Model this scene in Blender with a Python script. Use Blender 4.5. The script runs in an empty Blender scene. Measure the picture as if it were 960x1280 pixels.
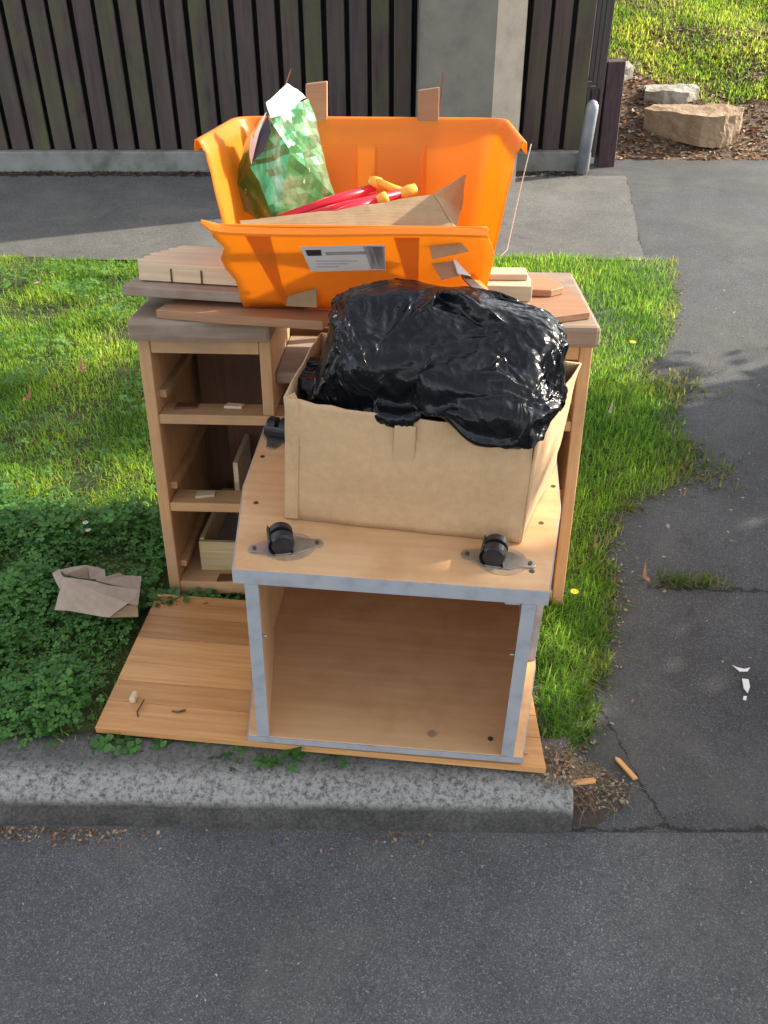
import bpy, bmesh, math, random
import numpy as np
from mathutils import Matrix, Vector, Euler, noise as mnoise

rad = math.radians
random.seed(7)
rng = np.random.default_rng(7)
sc = bpy.context.scene
COL = sc.collection

# ------------------------------------------------------------------ camera, sky, sun, exposure
cam = bpy.data.cameras.new('camera')
cam.sensor_fit = 'VERTICAL'
cam.sensor_height = 32.0
cam.sensor_width = 24.0
cam.lens = 28.75
cam.clip_start = 0.02
cam.clip_end = 2000
camo = bpy.data.objects.new('camera', cam)
COL.objects.link(camo)
camo.location = (0, 0, 1.7)
camo.rotation_euler = (rad(54), 0, 0)
sc.camera = camo

SUN_EL = rad(27)
SUN_AZ = math.atan2(.326, .945)          # from +x towards +y
world = bpy.data.worlds.new('World')
sc.world = world
world.use_nodes = True
wn = world.node_tree
bg = wn.nodes['Background']
sky = wn.nodes.new('ShaderNodeTexSky')
sky.sky_type = 'NISHITA'
sky.sun_disc = False
sky.sun_elevation = SUN_EL
sky.sun_rotation = math.pi / 2 - SUN_AZ
sky.air_density = 1.0
sky.dust_density = 1.5
sky.ozone_density = 1.0
hz = wn.nodes.new('ShaderNodeHueSaturation')      # a bright hazy afternoon sky, not deep blue
hz.inputs['Saturation'].default_value = .32
wn.links.new(sky.outputs[0], hz.inputs['Color'])
wn.links.new(hz.outputs[0], bg.inputs[0])
bg.inputs[1].default_value = 0.125
sun = bpy.data.lights.new('sun', 'SUN')
sun.energy = 2.95
sun.angle = rad(0.8)
sun.color = (1.0, .90, .74)
suno = bpy.data.objects.new('sun', sun)
COL.objects.link(suno)
sdir = Vector((math.cos(SUN_AZ) * math.cos(SUN_EL), math.sin(SUN_AZ) * math.cos(SUN_EL), math.sin(SUN_EL)))
suno.rotation_euler = sdir.to_track_quat('Z', 'Y').to_euler()
suno.location = (8, 3, 6)
vs = sc.view_settings
vs.view_transform = 'Standard'
vs.look = 'None'
vs.gamma = 1
vs.use_curve_mapping = False
vs.exposure = 1.75
sc.cycles.use_denoising = True
sc.cycles.max_bounces = 8

# ------------------------------------------------------------------ material helpers
def newmat(name):
    m = bpy.data.materials.new(name)
    m.use_nodes = True
    nt = m.node_tree
    return m, nt, nt.nodes['Principled BSDF']

def N(nt, typ, **kw):
    n = nt.nodes.new(typ)
    for k, v in kw.items():
        if k.startswith('i_'):
            n.inputs[k[2:].replace('_', ' ')].default_value = v
        else:
            setattr(n, k, v)
    return n

def ramp(nt, src, stops):
    r = nt.nodes.new('ShaderNodeValToRGB')
    el = r.color_ramp.elements
    while len(el) < len(stops):
        el.new(.5)
    for e, (p, c) in zip(el, stops):
        e.position = p
        e.color = (*c, 1) if len(c) == 3 else c
    nt.links.new(src, r.inputs[0])
    return r.outputs[0]

def g(v):
    return (v, v, v)

def coords(nt, scale=(1, 1, 1), rot=(0, 0, 0), which='Object', jitter=False):
    tc = nt.nodes.new('ShaderNodeTexCoord')
    mp = nt.nodes.new('ShaderNodeMapping')
    mp.inputs['Scale'].default_value = scale
    mp.inputs['Rotation'].default_value = rot
    nt.links.new(tc.outputs[which], mp.inputs['Vector'])
    if jitter:
        oi = nt.nodes.new('ShaderNodeObjectInfo')
        ml = N(nt, 'ShaderNodeMath', operation='MULTIPLY')
        ml.inputs[1].default_value = 37.0
        nt.links.new(oi.outputs['Random'], ml.inputs[0])
        cx = nt.nodes.new('ShaderNodeCombineXYZ')
        for k in range(3):
            nt.links.new(ml.outputs[0], cx.inputs[k])
        nt.links.new(cx.outputs[0], mp.inputs['Location'])
    return mp.outputs[0]

def noise(nt, vec, scale, detail=4, rough=.55, dist=0):
    n = nt.nodes.new('ShaderNodeTexNoise')
    n.inputs['Scale'].default_value = scale
    n.inputs['Detail'].default_value = detail
    n.inputs['Roughness'].default_value = rough
    n.inputs['Distortion'].default_value = dist
    nt.links.new(vec, n.inputs['Vector'])
    return n.outputs[0]

def mix(nt, fac, a, b, mode='MIX'):
    m = nt.nodes.new('ShaderNodeMix')
    m.data_type = 'RGBA'
    m.blend_type = mode
    for sock, v in ((0, fac), (6, a), (7, b)):
        if isinstance(v, (int, float)):
            m.inputs[sock].default_value = v
        elif isinstance(v, tuple):
            m.inputs[sock].default_value = (*v, 1) if len(v) == 3 else v
        else:
            nt.links.new(v, m.inputs[sock])
    return m.outputs[2]

def bump(nt, bs, h, strength, dist=.01):
    b = nt.nodes.new('ShaderNodeBump')
    b.inputs['Strength'].default_value = strength
    b.inputs['Distance'].default_value = dist
    nt.links.new(h, b.inputs['Height'])
    nt.links.new(b.outputs[0], bs.inputs['Normal'])
    return b

def mottled(name, c1, c2, scale=8, rough=.7, bstr=.2, bdist=.004, bscale=None, c3=None, jitter=False, spec=.4, metal=0, stretch=(1, 1, 1), which='Object'):
    m, nt, bs = newmat(name)
    v = coords(nt, stretch, which=which, jitter=jitter)
    n1 = noise(nt, v, scale, 5, .6)
    st = [(.3, c1), (.7, c2)] if c3 is None else [(.25, c1), (.5, c2), (.78, c3)]
    c = ramp(nt, n1, st)
    if jitter:
        oi = nt.nodes.new('ShaderNodeObjectInfo')
        hs = nt.nodes.new('ShaderNodeHueSaturation')
        mr = N(nt, 'ShaderNodeMapRange')
        mr.inputs['To Min'].default_value = .78
        mr.inputs['To Max'].default_value = 1.2
        nt.links.new(oi.outputs['Random'], mr.inputs[0])
        nt.links.new(mr.outputs[0], hs.inputs['Value'])
        nt.links.new(c, hs.inputs['Color'])
        c = hs.outputs[0]
    nt.links.new(c, bs.inputs['Base Color'])
    bs.inputs['Roughness'].default_value = rough
    bs.inputs['Specular IOR Level'].default_value = spec
    bs.inputs['Metallic'].default_value = metal
    if bstr:
        bump(nt, bs, noise(nt, v, bscale or scale * 6, 4, .65), bstr, bdist)
    return m

def wood(name, c1, c2, axis='X', scale=1.0, rough=.5, dirt=None, jit=.12, knots=False):
    m, nt, bs = newmat(name)
    st = {'X': (1.2, 22, 22), 'Y': (22, 1.2, 22), 'Z': (22, 22, 1.2)}[axis]
    v = coords(nt, tuple(s * scale for s in st), jitter=True)
    n1 = noise(nt, v, 1.6, 6, .62, .6)
    c = ramp(nt, n1, [(.28, c2), (.5, tuple((a + b) / 2 for a, b in zip(c1, c2))), (.72, c1)])
    n2 = noise(nt, v, 7, 3, .5)
    c = mix(nt, .22, c, ramp(nt, n2, [(.35, tuple(a * .6 for a in c2)), (.65, c1)]))
    vv = coords(nt, (1, 1, 1), jitter=True)
    n3 = noise(nt, vv, 5, 5, .65)
    if dirt:
        c = mix(nt, ramp(nt, n3, [(.44, g(0)), (.68, g(.75))]), c, dirt)
    oi = nt.nodes.new('ShaderNodeObjectInfo')
    hs = nt.nodes.new('ShaderNodeHueSaturation')
    mr = N(nt, 'ShaderNodeMapRange')
    mr.inputs['To Min'].default_value = 1 - jit
    mr.inputs['To Max'].default_value = 1 + jit
    nt.links.new(oi.outputs['Random'], mr.inputs[0])
    nt.links.new(mr.outputs[0], hs.inputs['Value'])
    nt.links.new(c, hs.inputs['Color'])
    nt.links.new(hs.outputs[0], bs.inputs['Base Color'])
    nt.links.new(ramp(nt, n3, [(.3, g(rough - .08)), (.7, g(rough + .12))]), bs.inputs['Roughness'])
    bs.inputs['Specular IOR Level'].default_value = .35
    bump(nt, bs, n1, .18, .002)
    return m

def leafmat(name, trans=.45, rough=.5):
    m, nt, bs = newmat(name)
    at = nt.nodes.new('ShaderNodeAttribute')
    at.attribute_name = 'col'
    nt.links.new(at.outputs['Color'], bs.inputs['Base Color'])
    bs.inputs['Roughness'].default_value = rough
    bs.inputs['Specular IOR Level'].default_value = .3
    tr = nt.nodes.new('ShaderNodeBsdfTranslucent')
    hs = nt.nodes.new('ShaderNodeHueSaturation')
    hs.inputs['Value'].default_value = 1.7
    hs.inputs['Hue'].default_value = .485
    nt.links.new(at.outputs['Color'], hs.inputs['Color'])
    nt.links.new(hs.outputs[0], tr.inputs['Color'])
    mx = nt.nodes.new('ShaderNodeMixShader')
    mx.inputs[0].default_value = trans
    nt.links.new(bs.outputs[0], mx.inputs[1])
    nt.links.new(tr.outputs[0], mx.inputs[2])
    nt.links.new(mx.outputs[0], nt.nodes['Material Output'].inputs[0])
    return m

# ------------------------------------------------------------------ geometry helpers
class MB:
    def __init__(self):
        self.bm = bmesh.new()

    def box(self, x0, x1, y0, y1, z0, z1, bev=0.0, seg=1, M=None):
        r = bmesh.ops.create_cube(self.bm, size=1)
        vs_ = r['verts']
        for v in vs_:
            v.co = Vector((x0 + (v.co.x + .5) * (x1 - x0), y0 + (v.co.y + .5) * (y1 - y0), z0 + (v.co.z + .5) * (z1 - z0)))
        if bev:
            es = list({e for v in vs_ for e in v.link_edges})
            rb = bmesh.ops.bevel(self.bm, geom=es, offset=bev, segments=seg, profile=.5, affect='EDGES')
            vs_ = list({v for f in rb['faces'] for v in f.verts} | {v for v in vs_ if v.is_valid})
        if M is not None:
            for v in vs_:
                v.co = M @ v.co
        return self

    def prism(self, pts, axis, a, b, bev=0.0):
        """closed polygon pts (2D) extruded along axis from a to b"""
        def p3(p, t):
            return {'Z': (p[0], p[1], t), 'Y': (p[0], t, p[1]), 'X': (t, p[0], p[1])}[axis]
        lo = [self.bm.verts.new(p3(p, a)) for p in pts]
        hi = [self.bm.verts.new(p3(p, b)) for p in pts]
        n = len(pts)
        fs = [self.bm.faces.new(lo[::-1]), self.bm.faces.new(hi)]
        for i in range(n):
            fs.append(self.bm.faces.new((lo[i], lo[(i + 1) % n], hi[(i + 1) % n], hi[i])))
        if bev:
            es = list({e for f in fs for e in f.edges})
            bmesh.ops.bevel(self.bm, geom=es, offset=bev, segments=1, profile=.5, affect='EDGES')
        return self

    def tube(self, pts, r, seg=8, cap=True):
        pts = [Vector(p) for p in pts]
        rs = r if isinstance(r, (list, tuple)) else [r] * len(pts)
        rings = []
        for i, p in enumerate(pts):
            d = (pts[min(i + 1, len(pts) - 1)] - pts[max(i - 1, 0)]).normalized()
            a = d.orthogonal().normalized() if i == 0 else (a - d * a.dot(d)).normalized()
            b = d.cross(a)
            rings.append([self.bm.verts.new(p + (a * math.cos(t) + b * math.sin(t)) * rs[i]) for t in [2 * math.pi * k / seg for k in range(seg)]])
        for q in range(len(rings) - 1):
            for k in range(seg):
                self.bm.faces.new((rings[q][k], rings[q][(k + 1) % seg], rings[q + 1][(k + 1) % seg], rings[q + 1][k]))
        if cap:
            self.bm.faces.new(rings[0][::-1])
            self.bm.faces.new(rings[-1])
        return self

    def poly(self, pts):
        self.bm.faces.new([self.bm.verts.new(p) for p in pts])
        return self

    def mesh(self, verts, faces):
        vv = [self.bm.verts.new(v) for v in verts]
        for f in faces:
            self.bm.faces.new([vv[i] for i in f])
        return self

    def sheet(self, pts, th):
        """thin slab over a (nearly flat) 3D polygon"""
        P = [Vector(p) for p in pts]
        n = Vector((0, 0, 0))
        for i in range(len(P)):
            n += (P[i] - P[0]).cross(P[(i + 1) % len(P)] - P[0])
        n = n.normalized() * th
        top = [self.bm.verts.new(p) for p in P]
        bot = [self.bm.verts.new(p - n) for p in P]
        self.bm.faces.new(top)
        self.bm.faces.new(bot[::-1])
        k = len(P)
        for i in range(k):
            self.bm.faces.new((bot[i], bot[(i + 1) % k], top[(i + 1) % k], top[i]))
        return self

    def jitter(self, amt, scale=6.0, seed=0):
        for v in self.bm.verts:
            v.co += mnoise.noise_vector(v.co * scale + Vector((seed, 0, 0))) * amt
        return self

    def build(self, name, mat, parent=None, smooth=False):
        bmesh.ops.recalc_face_normals(self.bm, faces=self.bm.faces)
        me = bpy.data.meshes.new(name)
        self.bm.to_mesh(me)
        self.bm.free()
        if smooth:
            me.shade_smooth()
        return link(name, me, mat, parent)

def link(name, me, mat, parent=None):
    o = bpy.data.objects.new(name, me)
    COL.objects.link(o)
    if mat:
        me.materials.append(mat)
    o.parent = parent
    return o

def npmesh(name, V, F, mat, col=None, parent=None, smooth=False):
    """V (n,3), F (m,k) all the same k"""
    me = bpy.data.meshes.new(name)
    n, (m, k) = len(V), F.shape
    me.vertices.add(n)
    me.vertices.foreach_set('co', np.ascontiguousarray(V, np.float32).ravel())
    me.loops.add(m * k)
    me.loops.foreach_set('vertex_index', np.ascontiguousarray(F, np.int32).ravel())
    me.polygons.add(m)
    me.polygons.foreach_set('loop_start', np.arange(0, m * k, k, dtype=np.int32))
    if col is not None:
        a = me.color_attributes.new('col', 'FLOAT_COLOR', 'POINT')
        c = np.ones((n, 4), np.float32)
        c[:, :3] = col
        a.data.foreach_set('color', c.ravel())
    me.update(calc_edges=True)
    me.validate()
    if smooth:
        me.shade_smooth()
    return link(name, me, mat, parent)

def tag(o, label=None, cat=None, group=None, kind=None):
    if label: o['label'] = label
    if cat: o['category'] = cat
    if group: o['group'] = group
    if kind: o['kind'] = kind
    return o

def empty(name, M):
    o = bpy.data.objects.new(name, None)
    COL.objects.link(o)
    o.empty_display_size = .1
    o.matrix_world = M
    return o

def place(o, M):
    o.matrix_world = M
    return o

def RM(x, y, z, yaw=0, pit=0, rol=0):
    return Matrix.Translation((x, y, z)) @ Matrix.Rotation(yaw, 4, 'Z') @ Matrix.Rotation(pit, 4, 'X') @ Matrix.Rotation(rol, 4, 'Y')

def smooth01(a, b, x):
    t = np.clip((x - a) / (b - a), 0, 1)
    return t * t * (3 - 2 * t)

# ------------------------------------------------------------------ materials
def asphalt(name, lo, hi, tint=(1, 1, 1.03), cracks=(), patches=None, agg=420, stain=None):
    m, nt, bs = newmat(name)
    v = coords(nt)
    base = ramp(nt, noise(nt, v, 3.5, 6, .65), [(.3, tuple(lo * t for t in tint)), (.7, tuple(hi * t for t in tint))])
    vo = N(nt, 'ShaderNodeTexVoronoi')
    vo.inputs['Scale'].default_value = agg
    nt.links.new(v, vo.inputs['Vector'])
    spk = N(nt, 'ShaderNodeSeparateColor')
    nt.links.new(vo.outputs['Color'], spk.inputs[0])
    s = ramp(nt, spk.outputs[0], [(0, g(.45)), (.55, g(.92)), (.86, g(1.1)), (.96, g(2.0))])
    c = mix(nt, .8, base, s, 'MULTIPLY')
    vo2 = N(nt, 'ShaderNodeTexVoronoi')
    vo2.inputs['Scale'].default_value = agg * .22
    nt.links.new(v, vo2.inputs['Vector'])
    s2 = N(nt, 'ShaderNodeSeparateColor')
    nt.links.new(vo2.outputs['Color'], s2.inputs[0])
    msk = mix(nt, 1.0, ramp(nt, s2.outputs[0], [(.955, g(0)), (.975, g(1))]), ramp(nt, vo2.outputs['Distance'], [(.2, g(1)), (.36, g(0))]), 'MULTIPLY')
    c = mix(nt, mix(nt, 1.0, msk, g(.5), 'MULTIPLY'), c, (.22, .215, .2))
    big = noise(nt, v, 1.1, 4, .6)
    c = mix(nt, .5, c, ramp(nt, big, [(.3, g(.55)), (.7, g(1.3))]), 'MULTIPLY')
    dust = ramp(nt, noise(nt, v, 2.3, 8, .7, .6), [(.50, g(0)), (.72, g(.5))])
    c = mix(nt, dust, c, (hi * 1.45, hi * 1.35, hi * 1.2))
    tar = ramp(nt, noise(nt, coords(nt, (1, 1, 1), (0, 0, 1.1)), 4.2, 9, .75, .4), [(.60, g(0)), (.70, g(.6))])
    c = mix(nt, tar, c, (lo * .45, lo * .45, lo * .46))
    hgt = mix(nt, .5, noise(nt, v, 160, 3, .7), noise(nt, v, 420, 2, .6))
    # cracks: (a, b, c, width) for the line a*x + b*y + c = 0, wavering with noise, and an x range
    sep = N(nt, 'ShaderNodeSeparateXYZ')
    nt.links.new(v, sep.inputs[0])
    for (a, b, cc, w, x0, x1) in cracks:
        def mth(op, p, q=None):
            n_ = N(nt, 'ShaderNodeMath', operation=op)
            for i_, t in enumerate((p, q)):
                if t is None: continue
                if isinstance(t, (int, float)): n_.inputs[i_].default_value = t
                else: nt.links.new(t, n_.inputs[i_])
            return n_.outputs[0]
        d = mth('ADD', mth('MULTIPLY', sep.outputs[0], a), mth('MULTIPLY', sep.outputs[1], b))
        d = mth('ADD', d, cc)
        wob = mth('MULTIPLY', mth('SUBTRACT', noise(nt, v, 7, 10, .8), .5), .10)
        d = mth('ABSOLUTE', mth('ADD', d, wob))
        wn_ = mth('MULTIPLY', ramp(nt, noise(nt, v, 16, 5, .8), [(.38, g(.1)), (.62, g(1))]), w * 1.9)
        k = mth('LESS_THAN', d, wn_)
        k = mth('MULTIPLY', k, mth('GREATER_THAN', sep.outputs[0], x0))
        k = mth('MULTIPLY', k, mth('LESS_THAN', sep.outputs[0], x1))
        c = mix(nt, mth('MULTIPLY', k, .85), c, (.018, .017, .014))
        hgt = mth('SUBTRACT', hgt, mth('MULTIPLY', k, 1.5))
    nt.links.new(c, bs.inputs['Base Color'])
    bs.inputs['Roughness'].default_value = .8
    bs.inputs['Specular IOR Level'].default_value = .35
    bump(nt, bs, hgt, .75, .006)
    return m

M_road = asphalt('road_asphalt', .085, .125)
M_drive = asphalt('driveway_asphalt', .060, .094, cracks=[(.02, 1, -1.925, .0045, .72, 6), (.0, 1, -1.185, .004, .40, 9), (1, .22, -.86, .0022, .4, .62)])
M_foot = asphalt('footpath_asphalt', .112, .155, tint=(1.04, 1, .93), agg=380, cracks=[(1, -.15, -.605, .006, .9, 1.7)])

def kerbmat():
    m, nt, bs = newmat('kerb_concrete')
    v = coords(nt)
    n1 = noise(nt, v, 130, 8, .8)
    n0 = noise(nt, v, 9, 5, .7)
    c = ramp(nt, n1, [(.26, (.030, .028, .025)), (.50, (.10, .095, .087)), (.76, (.21, .20, .185))])
    c = mix(nt, .8, c, ramp(nt, n0, [(.3, g(.45)), (.7, g(1.25))]), 'MULTIPLY')
    # the nose of the kerb is scuffed pale by tyres and shoes, in patches
    sep = N(nt, 'ShaderNodeSeparateXYZ')
    nt.links.new(v, sep.inputs[0])
    lip = ramp(nt, sep.outputs[1], [(.016, g(0)), (.024, g(1)), (.060, g(1)), (.10, g(.25))])
    lm = mix(nt, 1, lip, ramp(nt, noise(nt, v, 80, 9, .85), [(.40, g(0)), (.54, g(1))]), 'MULTIPLY')
    c = mix(nt, lm, c, (.40, .39, .365))
    nt.links.new(c, bs.inputs['Base Color'])
    bs.inputs['Roughness'].default_value = .92
    bs.inputs['Specular IOR Level'].default_value = .25
    h = mix(nt, .5, noise(nt, v, 90, 8, .8), noise(nt, v, 300, 3, .7))
    bump(nt, bs, h, .9, .010)
    return m
M_kerb = kerbmat()
M_soil = mottled('soil', (.035, .025, .017), (.09, .066, .045), 14, .95, .7, .01)
M_turf = mottled('turf_soil', (.03, .035, .012), (.06, .075, .02), 10, .95, .6, .01)
M_mulch = mottled('bark_mulch', (.05, .032, .02), (.15, .10, .065), 30, .95, .9, .02, c3=(.30, .2, .13))
M_plinth = mottled('plinth_concrete', (.10, .11, .09), (.24, .24, .22), 7, .9, .5, .004, c3=(.32, .32, .30))
M_pole = mottled('pole_concrete', (.165, .15, .13), (.22, .20, .172), 9, .9, .8, .003, bscale=260, c3=(.26, .235, .20))

def fencemat():
    m, nt, bs = newmat('fence_board_stain')
    v = coords(nt, (18, 18, 1.2), jitter=True)
    vb = coords(nt, (2.5, 2.5, 1.3), jitter=True)
    grain = noise(nt, v, 2, 6, .65)
    c = ramp(nt, grain, [(.3, (.040, .025, .028)), (.7, (.092, .060, .064))])
    alg = ramp(nt, noise(nt, vb, 1.6, 5, .65), [(.36, g(0)), (.62, g(1))])
    oi = nt.nodes.new('ShaderNodeObjectInfo')
    alg = mix(nt, 1, alg, ramp(nt, oi.outputs['Random'], [(.15, g(.25)), (.8, g(1))]), 'MULTIPLY')
    c = mix(nt, alg, c, (.098, .096, .042))
    nt.links.new(c, bs.inputs['Base Color'])
    bs.inputs['Roughness'].default_value = .75
    bump(nt, bs, grain, .35, .003)
    return m
M_fence = fencemat()
M_post = mottled('post_stain', (.04, .022, .026), (.075, .042, .048), 12, .7, .4, .003, stretch=(5, 5, .8))
M_pipe = mottled('galvanised_pipe', (.20, .22, .25), (.36, .38, .42), 9, .55, .2, .001, metal=.35)
M_pine = wood('pine_carcass', (.62, .38, .19), (.48, .26, .11), 'X', .9, .5, dirt=(.34, .22, .13), jit=.08)
M_pinez = wood('pine_carcass_upright', (.62, .38, .19), (.48, .26, .11), 'Z', .9, .5, dirt=(.34, .22, .13), jit=.08)
M_panel = wood('varnished_pine', (.64, .345, .135), (.45, .195, .066), 'X', .8, .38, jit=.22)
M_greytop = wood('weathered_top', (.34, .25, .18), (.19, .13, .09), 'X', .9, .7, dirt=(.36, .31, .27), jit=.08)
M_brownboard = wood('brown_board', (.43, .235, .125), (.30, .15, .075), 'X', .8, .55, dirt=(.30, .19, .12))
M_palewood = wood('pale_wood', (.66, .52, .35), (.52, .38, .24), 'X', .8, .7, dirt=(.42, .36, .30))
M_drawer = wood('drawer_ply', (.62, .50, .27), (.48, .37, .18), 'X', .8, .6)
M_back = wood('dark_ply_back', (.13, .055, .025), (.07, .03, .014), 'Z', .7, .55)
M_maple = wood('maple_laminate', (.72, .46, .25), (.64, .375, .185), 'X', .35, .42, dirt=(.52, .27, .12), jit=.03)
M_splint = wood('fresh_splinter', (.72, .38, .13), (.55, .25, .08), 'X', 1, .6)
M_greyedge = mottled('grey_edging', (.25, .26, .285), (.35, .36, .385), 22, .55, .3, .001, c3=(.39, .39, .40))
M_black = mottled('black_plastic', (.010, .010, .012), (.022, .022, .026), 30, .38, .15, .0006, spec=.5)
M_steel = mottled('zinc_plate', (.26, .26, .255), (.44, .44, .43), 24, .32, .15, .0005, metal=.85)
M_hole = mottled('screw_head', (.05, .035, .022), (.12, .08, .05), 60, .6, 0, metal=.2)
M_pocket = mottled('castor_pocket', (.30, .19, .11), (.46, .32, .20), 30, .8, .4, .002)

def cardmat(name, c1, c2, flutes=True, axis=0, rough=.85):
    m, nt, bs = newmat(name)
    v = coords(nt)
    c = ramp(nt, noise(nt, v, 5, 6, .6), [(.3, c1), (.7, c2)])
    c = mix(nt, .35, c, ramp(nt, noise(nt, v, 60, 4, .6), [(.35, tuple(t * .82 for t in c1)), (.65, c2)]))
    nt.links.new(c, bs.inputs['Base Color'])
    bs.inputs['Roughness'].default_value = rough
    bs.inputs['Specular IOR Level'].default_value = .25
    w = N(nt, 'ShaderNodeTexWave')
    w.wave_type = 'BANDS'
    w.bands_direction = 'XYZ'[axis]
    w.inputs['Scale'].default_value = 42
    w.inputs['Distortion'].default_value = .6
    w.inputs['Detail'].default_value = 1
    nt.links.new(v, w.inputs['Vector'])
    h = mix(nt, .6, w.outputs[0], noise(nt, v, 18, 5, .6))
    bump(nt, bs, h, .16 if flutes else .05, .003)
    return m
M_card = cardmat('corrugated_card', (.51, .335, .185), (.58, .385, .22))
M_card2 = cardmat('dull_card', (.30, .20, .11), (.37, .255, .145), axis=1)
M_cardgrey = cardmat('grey_card', (.35, .265, .20), (.42, .325, .25), flutes=False)
M_tape = mottled('parcel_tape', (.49, .325, .18), (.545, .36, .205), 12, .55, .2, .001)

def orangemat():
    m, nt, bs = newmat('orange_plastic')
    v = coords(nt)
    c = ramp(nt, noise(nt, v, 4, 5, .6), [(.3, (.82, .265, .024)), (.7, (.87, .305, .034))])
    scf = ramp(nt, noise(nt, coords(nt, (3, 3, 26), (.4, .3, .2)), 3.0, 8, .75, .5), [(.60, g(0)), (.74, g(.35))])
    c = mix(nt, scf, c, (.80, .42, .20))
    grm = ramp(nt, noise(nt, v, 11, 7, .7), [(.58, g(0)), (.75, g(.4))])
    c = mix(nt, grm, c, (.36, .13, .04))
    nt.links.new(c, bs.inputs['Base Color'])
    nt.links.new(ramp(nt, noise(nt, v, 14, 6, .7), [(.3, g(.30)), (.7, g(.55))]), bs.inputs['Roughness'])
    tr = nt.nodes.new('ShaderNodeBsdfTranslucent')
    tr.inputs['Color'].default_value = (1.0, .56, .04, 1)
    mx = nt.nodes.new('ShaderNodeMixShader')
    mx.inputs[0].default_value = .44
    nt.links.new(bs.outputs[0], mx.inputs[1])
    nt.links.new(tr.outputs[0], mx.inputs[2])
    nt.links.new(mx.outputs[0], nt.nodes['Material Output'].inputs[0])
    bump(nt, bs, noise(nt, v, 30, 3, .5), .05, .002)
    return m
M_orange = orangemat()
M_white = mottled('white_paper', (.66, .65, .64), (.74, .73, .72), 10, .6, .1, .001)
M_ink = mottled('black_ink', (.02, .02, .02), (.035, .035, .035), 10, .6, 0)
M_greyink = mottled('grey_ink', (.30, .28, .29), (.40, .38, .39), 60, .6, 0)

def foilmat():
    m, nt, bs = newmat('green_foil')
    v = coords(nt)
    n1 = noise(nt, v, 7, 6, .65, 1.2)
    c = ramp(nt, n1, [(.30, (.02, .10, .035)), (.46, (.05, .28, .10)), (.58, (.30, .42, .30)), (.70, (.12, .40, .06))])
    c = mix(nt, ramp(nt, noise(nt, v, 55, 3, .6), [(.66, g(0)), (.72, g(.8))]), c, (.75, .8, .72))
    nt.links.new(c, bs.inputs['Base Color'])
    bs.inputs['Metallic'].default_value = .55
    bs.inputs['Roughness'].default_value = .30
    bs.inputs['Coat Weight'].default_value = .6
    bs.inputs['Coat Roughness'].default_value = .22
    bump(nt, bs, noise(nt, v, 16, 4, .6), .25, .01)
    return m
M_foil = foilmat()
M_navy = mottled('navy_card', (.025, .03, .05), (.05, .055, .085), 14, .5, .1, .001)
M_red = mottled('red_plastic', (.62, .012, .03), (.72, .02, .045), 14, .32, .05, .001)
M_yellow = mottled('orange_yellow_plastic', (.82, .36, .03), (.88, .46, .06), 14, .35, .05, .001)

def bagmat():
    m, nt, bs = newmat('black_polythene')
    v = coords(nt)
    bs.inputs['Base Color'].default_value = (.004, .0045, .0065, 1)
    bs.inputs['Specular IOR Level'].default_value = .32
    nt.links.new(ramp(nt, noise(nt, v, 9, 4, .6), [(.3, g(.15)), (.7, g(.28))]), bs.inputs['Roughness'])
    nz = nt.nodes.new('ShaderNodeTexNoise')
    nz.inputs['Scale'].default_value = 9
    nz.inputs['Detail'].default_value = 4
    nt.links.new(v, nz.inputs['Vector'])
    vm = N(nt, 'ShaderNodeVectorMath', operation='MULTIPLY_ADD')
    vm.inputs[1].default_value = (.12, .12, .12)
    nt.links.new(nz.outputs['Color'], vm.inputs[0])
    nt.links.new(v, vm.inputs[2])
    hs_ = []
    for sc_ in (13, 37):
        vo = N(nt, 'ShaderNodeTexVoronoi')
        vo.inputs['Scale'].default_value = sc_
        nt.links.new(vm.outputs[0], vo.inputs['Vector'])
        hs_.append(vo.outputs['Distance'])
    h = mix(nt, .28, hs_[0], hs_[1])
    bump(nt, bs, h, .55, .018)
    return m
M_bag = bagmat()
M_straw = mottled('straw', (.30, .22, .13), (.45, .36, .24), 20, .9, 0)
M_rock = mottled('brown_rock', (.20, .125, .075), (.30, .205, .125), 12, .9, 1, .012, c3=(.38, .29, .20), bscale=40)
M_rock2 = mottled('grey_rock', (.17, .15, .12), (.33, .30, .25), 9, .9, .9, .01, c3=(.42, .39, .33), bscale=26)
M_grass = leafmat('grass_blade', .5, .5)
M_clover = leafmat('clover_leaf', .25, .55)
M_litter = leafmat('dry_litter', .1, .8)
M_tree = leafmat('broad_leaf', .35, .5)
M_bark = mottled('bark', (.06, .045, .035), (.13, .10, .075), 16, .95, .9, .01, stretch=(3, 3, .6))
M_strap = mottled('clear_strap', (.70, .70, .72), (.8, .8, .82), 10, .3, 0)

# ------------------------------------------------------------------ the setting: ground
def zdrive(y):
    return .1 * smooth01(1.2, 2.5, np.asarray(y, float))

EDGE_Y = np.array([1.10, 1.24, 1.354, 1.54, 1.75, 1.93, 2.06, 2.20, 2.30, 2.40, 2.55, 2.75, 2.88, 3.10, 3.25, 3.41, 3.75, 4.09, 4.35])
EDGE_X = np.array([.36, .405, .45, .525, .60, .655, .64, .73, .86, .98, 1.02, 1.0, 1.05, .99, 1.10, 1.16, 1.27, 1.37, 1.40])
def lawn_edge(y):
    return np.interp(y, EDGE_Y, EDGE_X)

def gridmesh(name, xs, ys, zf, mat, parent=None):
    X, Y = np.meshgrid(xs, ys)
    Z = zf(X, Y)
    V = np.stack([X.ravel(), Y.ravel(), Z.ravel()], 1)
    nx, ny = len(xs), len(ys)
    i = np.arange(nx * ny).reshape(ny, nx)
    F = np.stack([i[:-1, :-1], i[:-1, 1:], i[1:, 1:], i[1:, :-1]], -1).reshape(-1, 4)
    return npmesh(name, V, F, mat, smooth=True)

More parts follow.
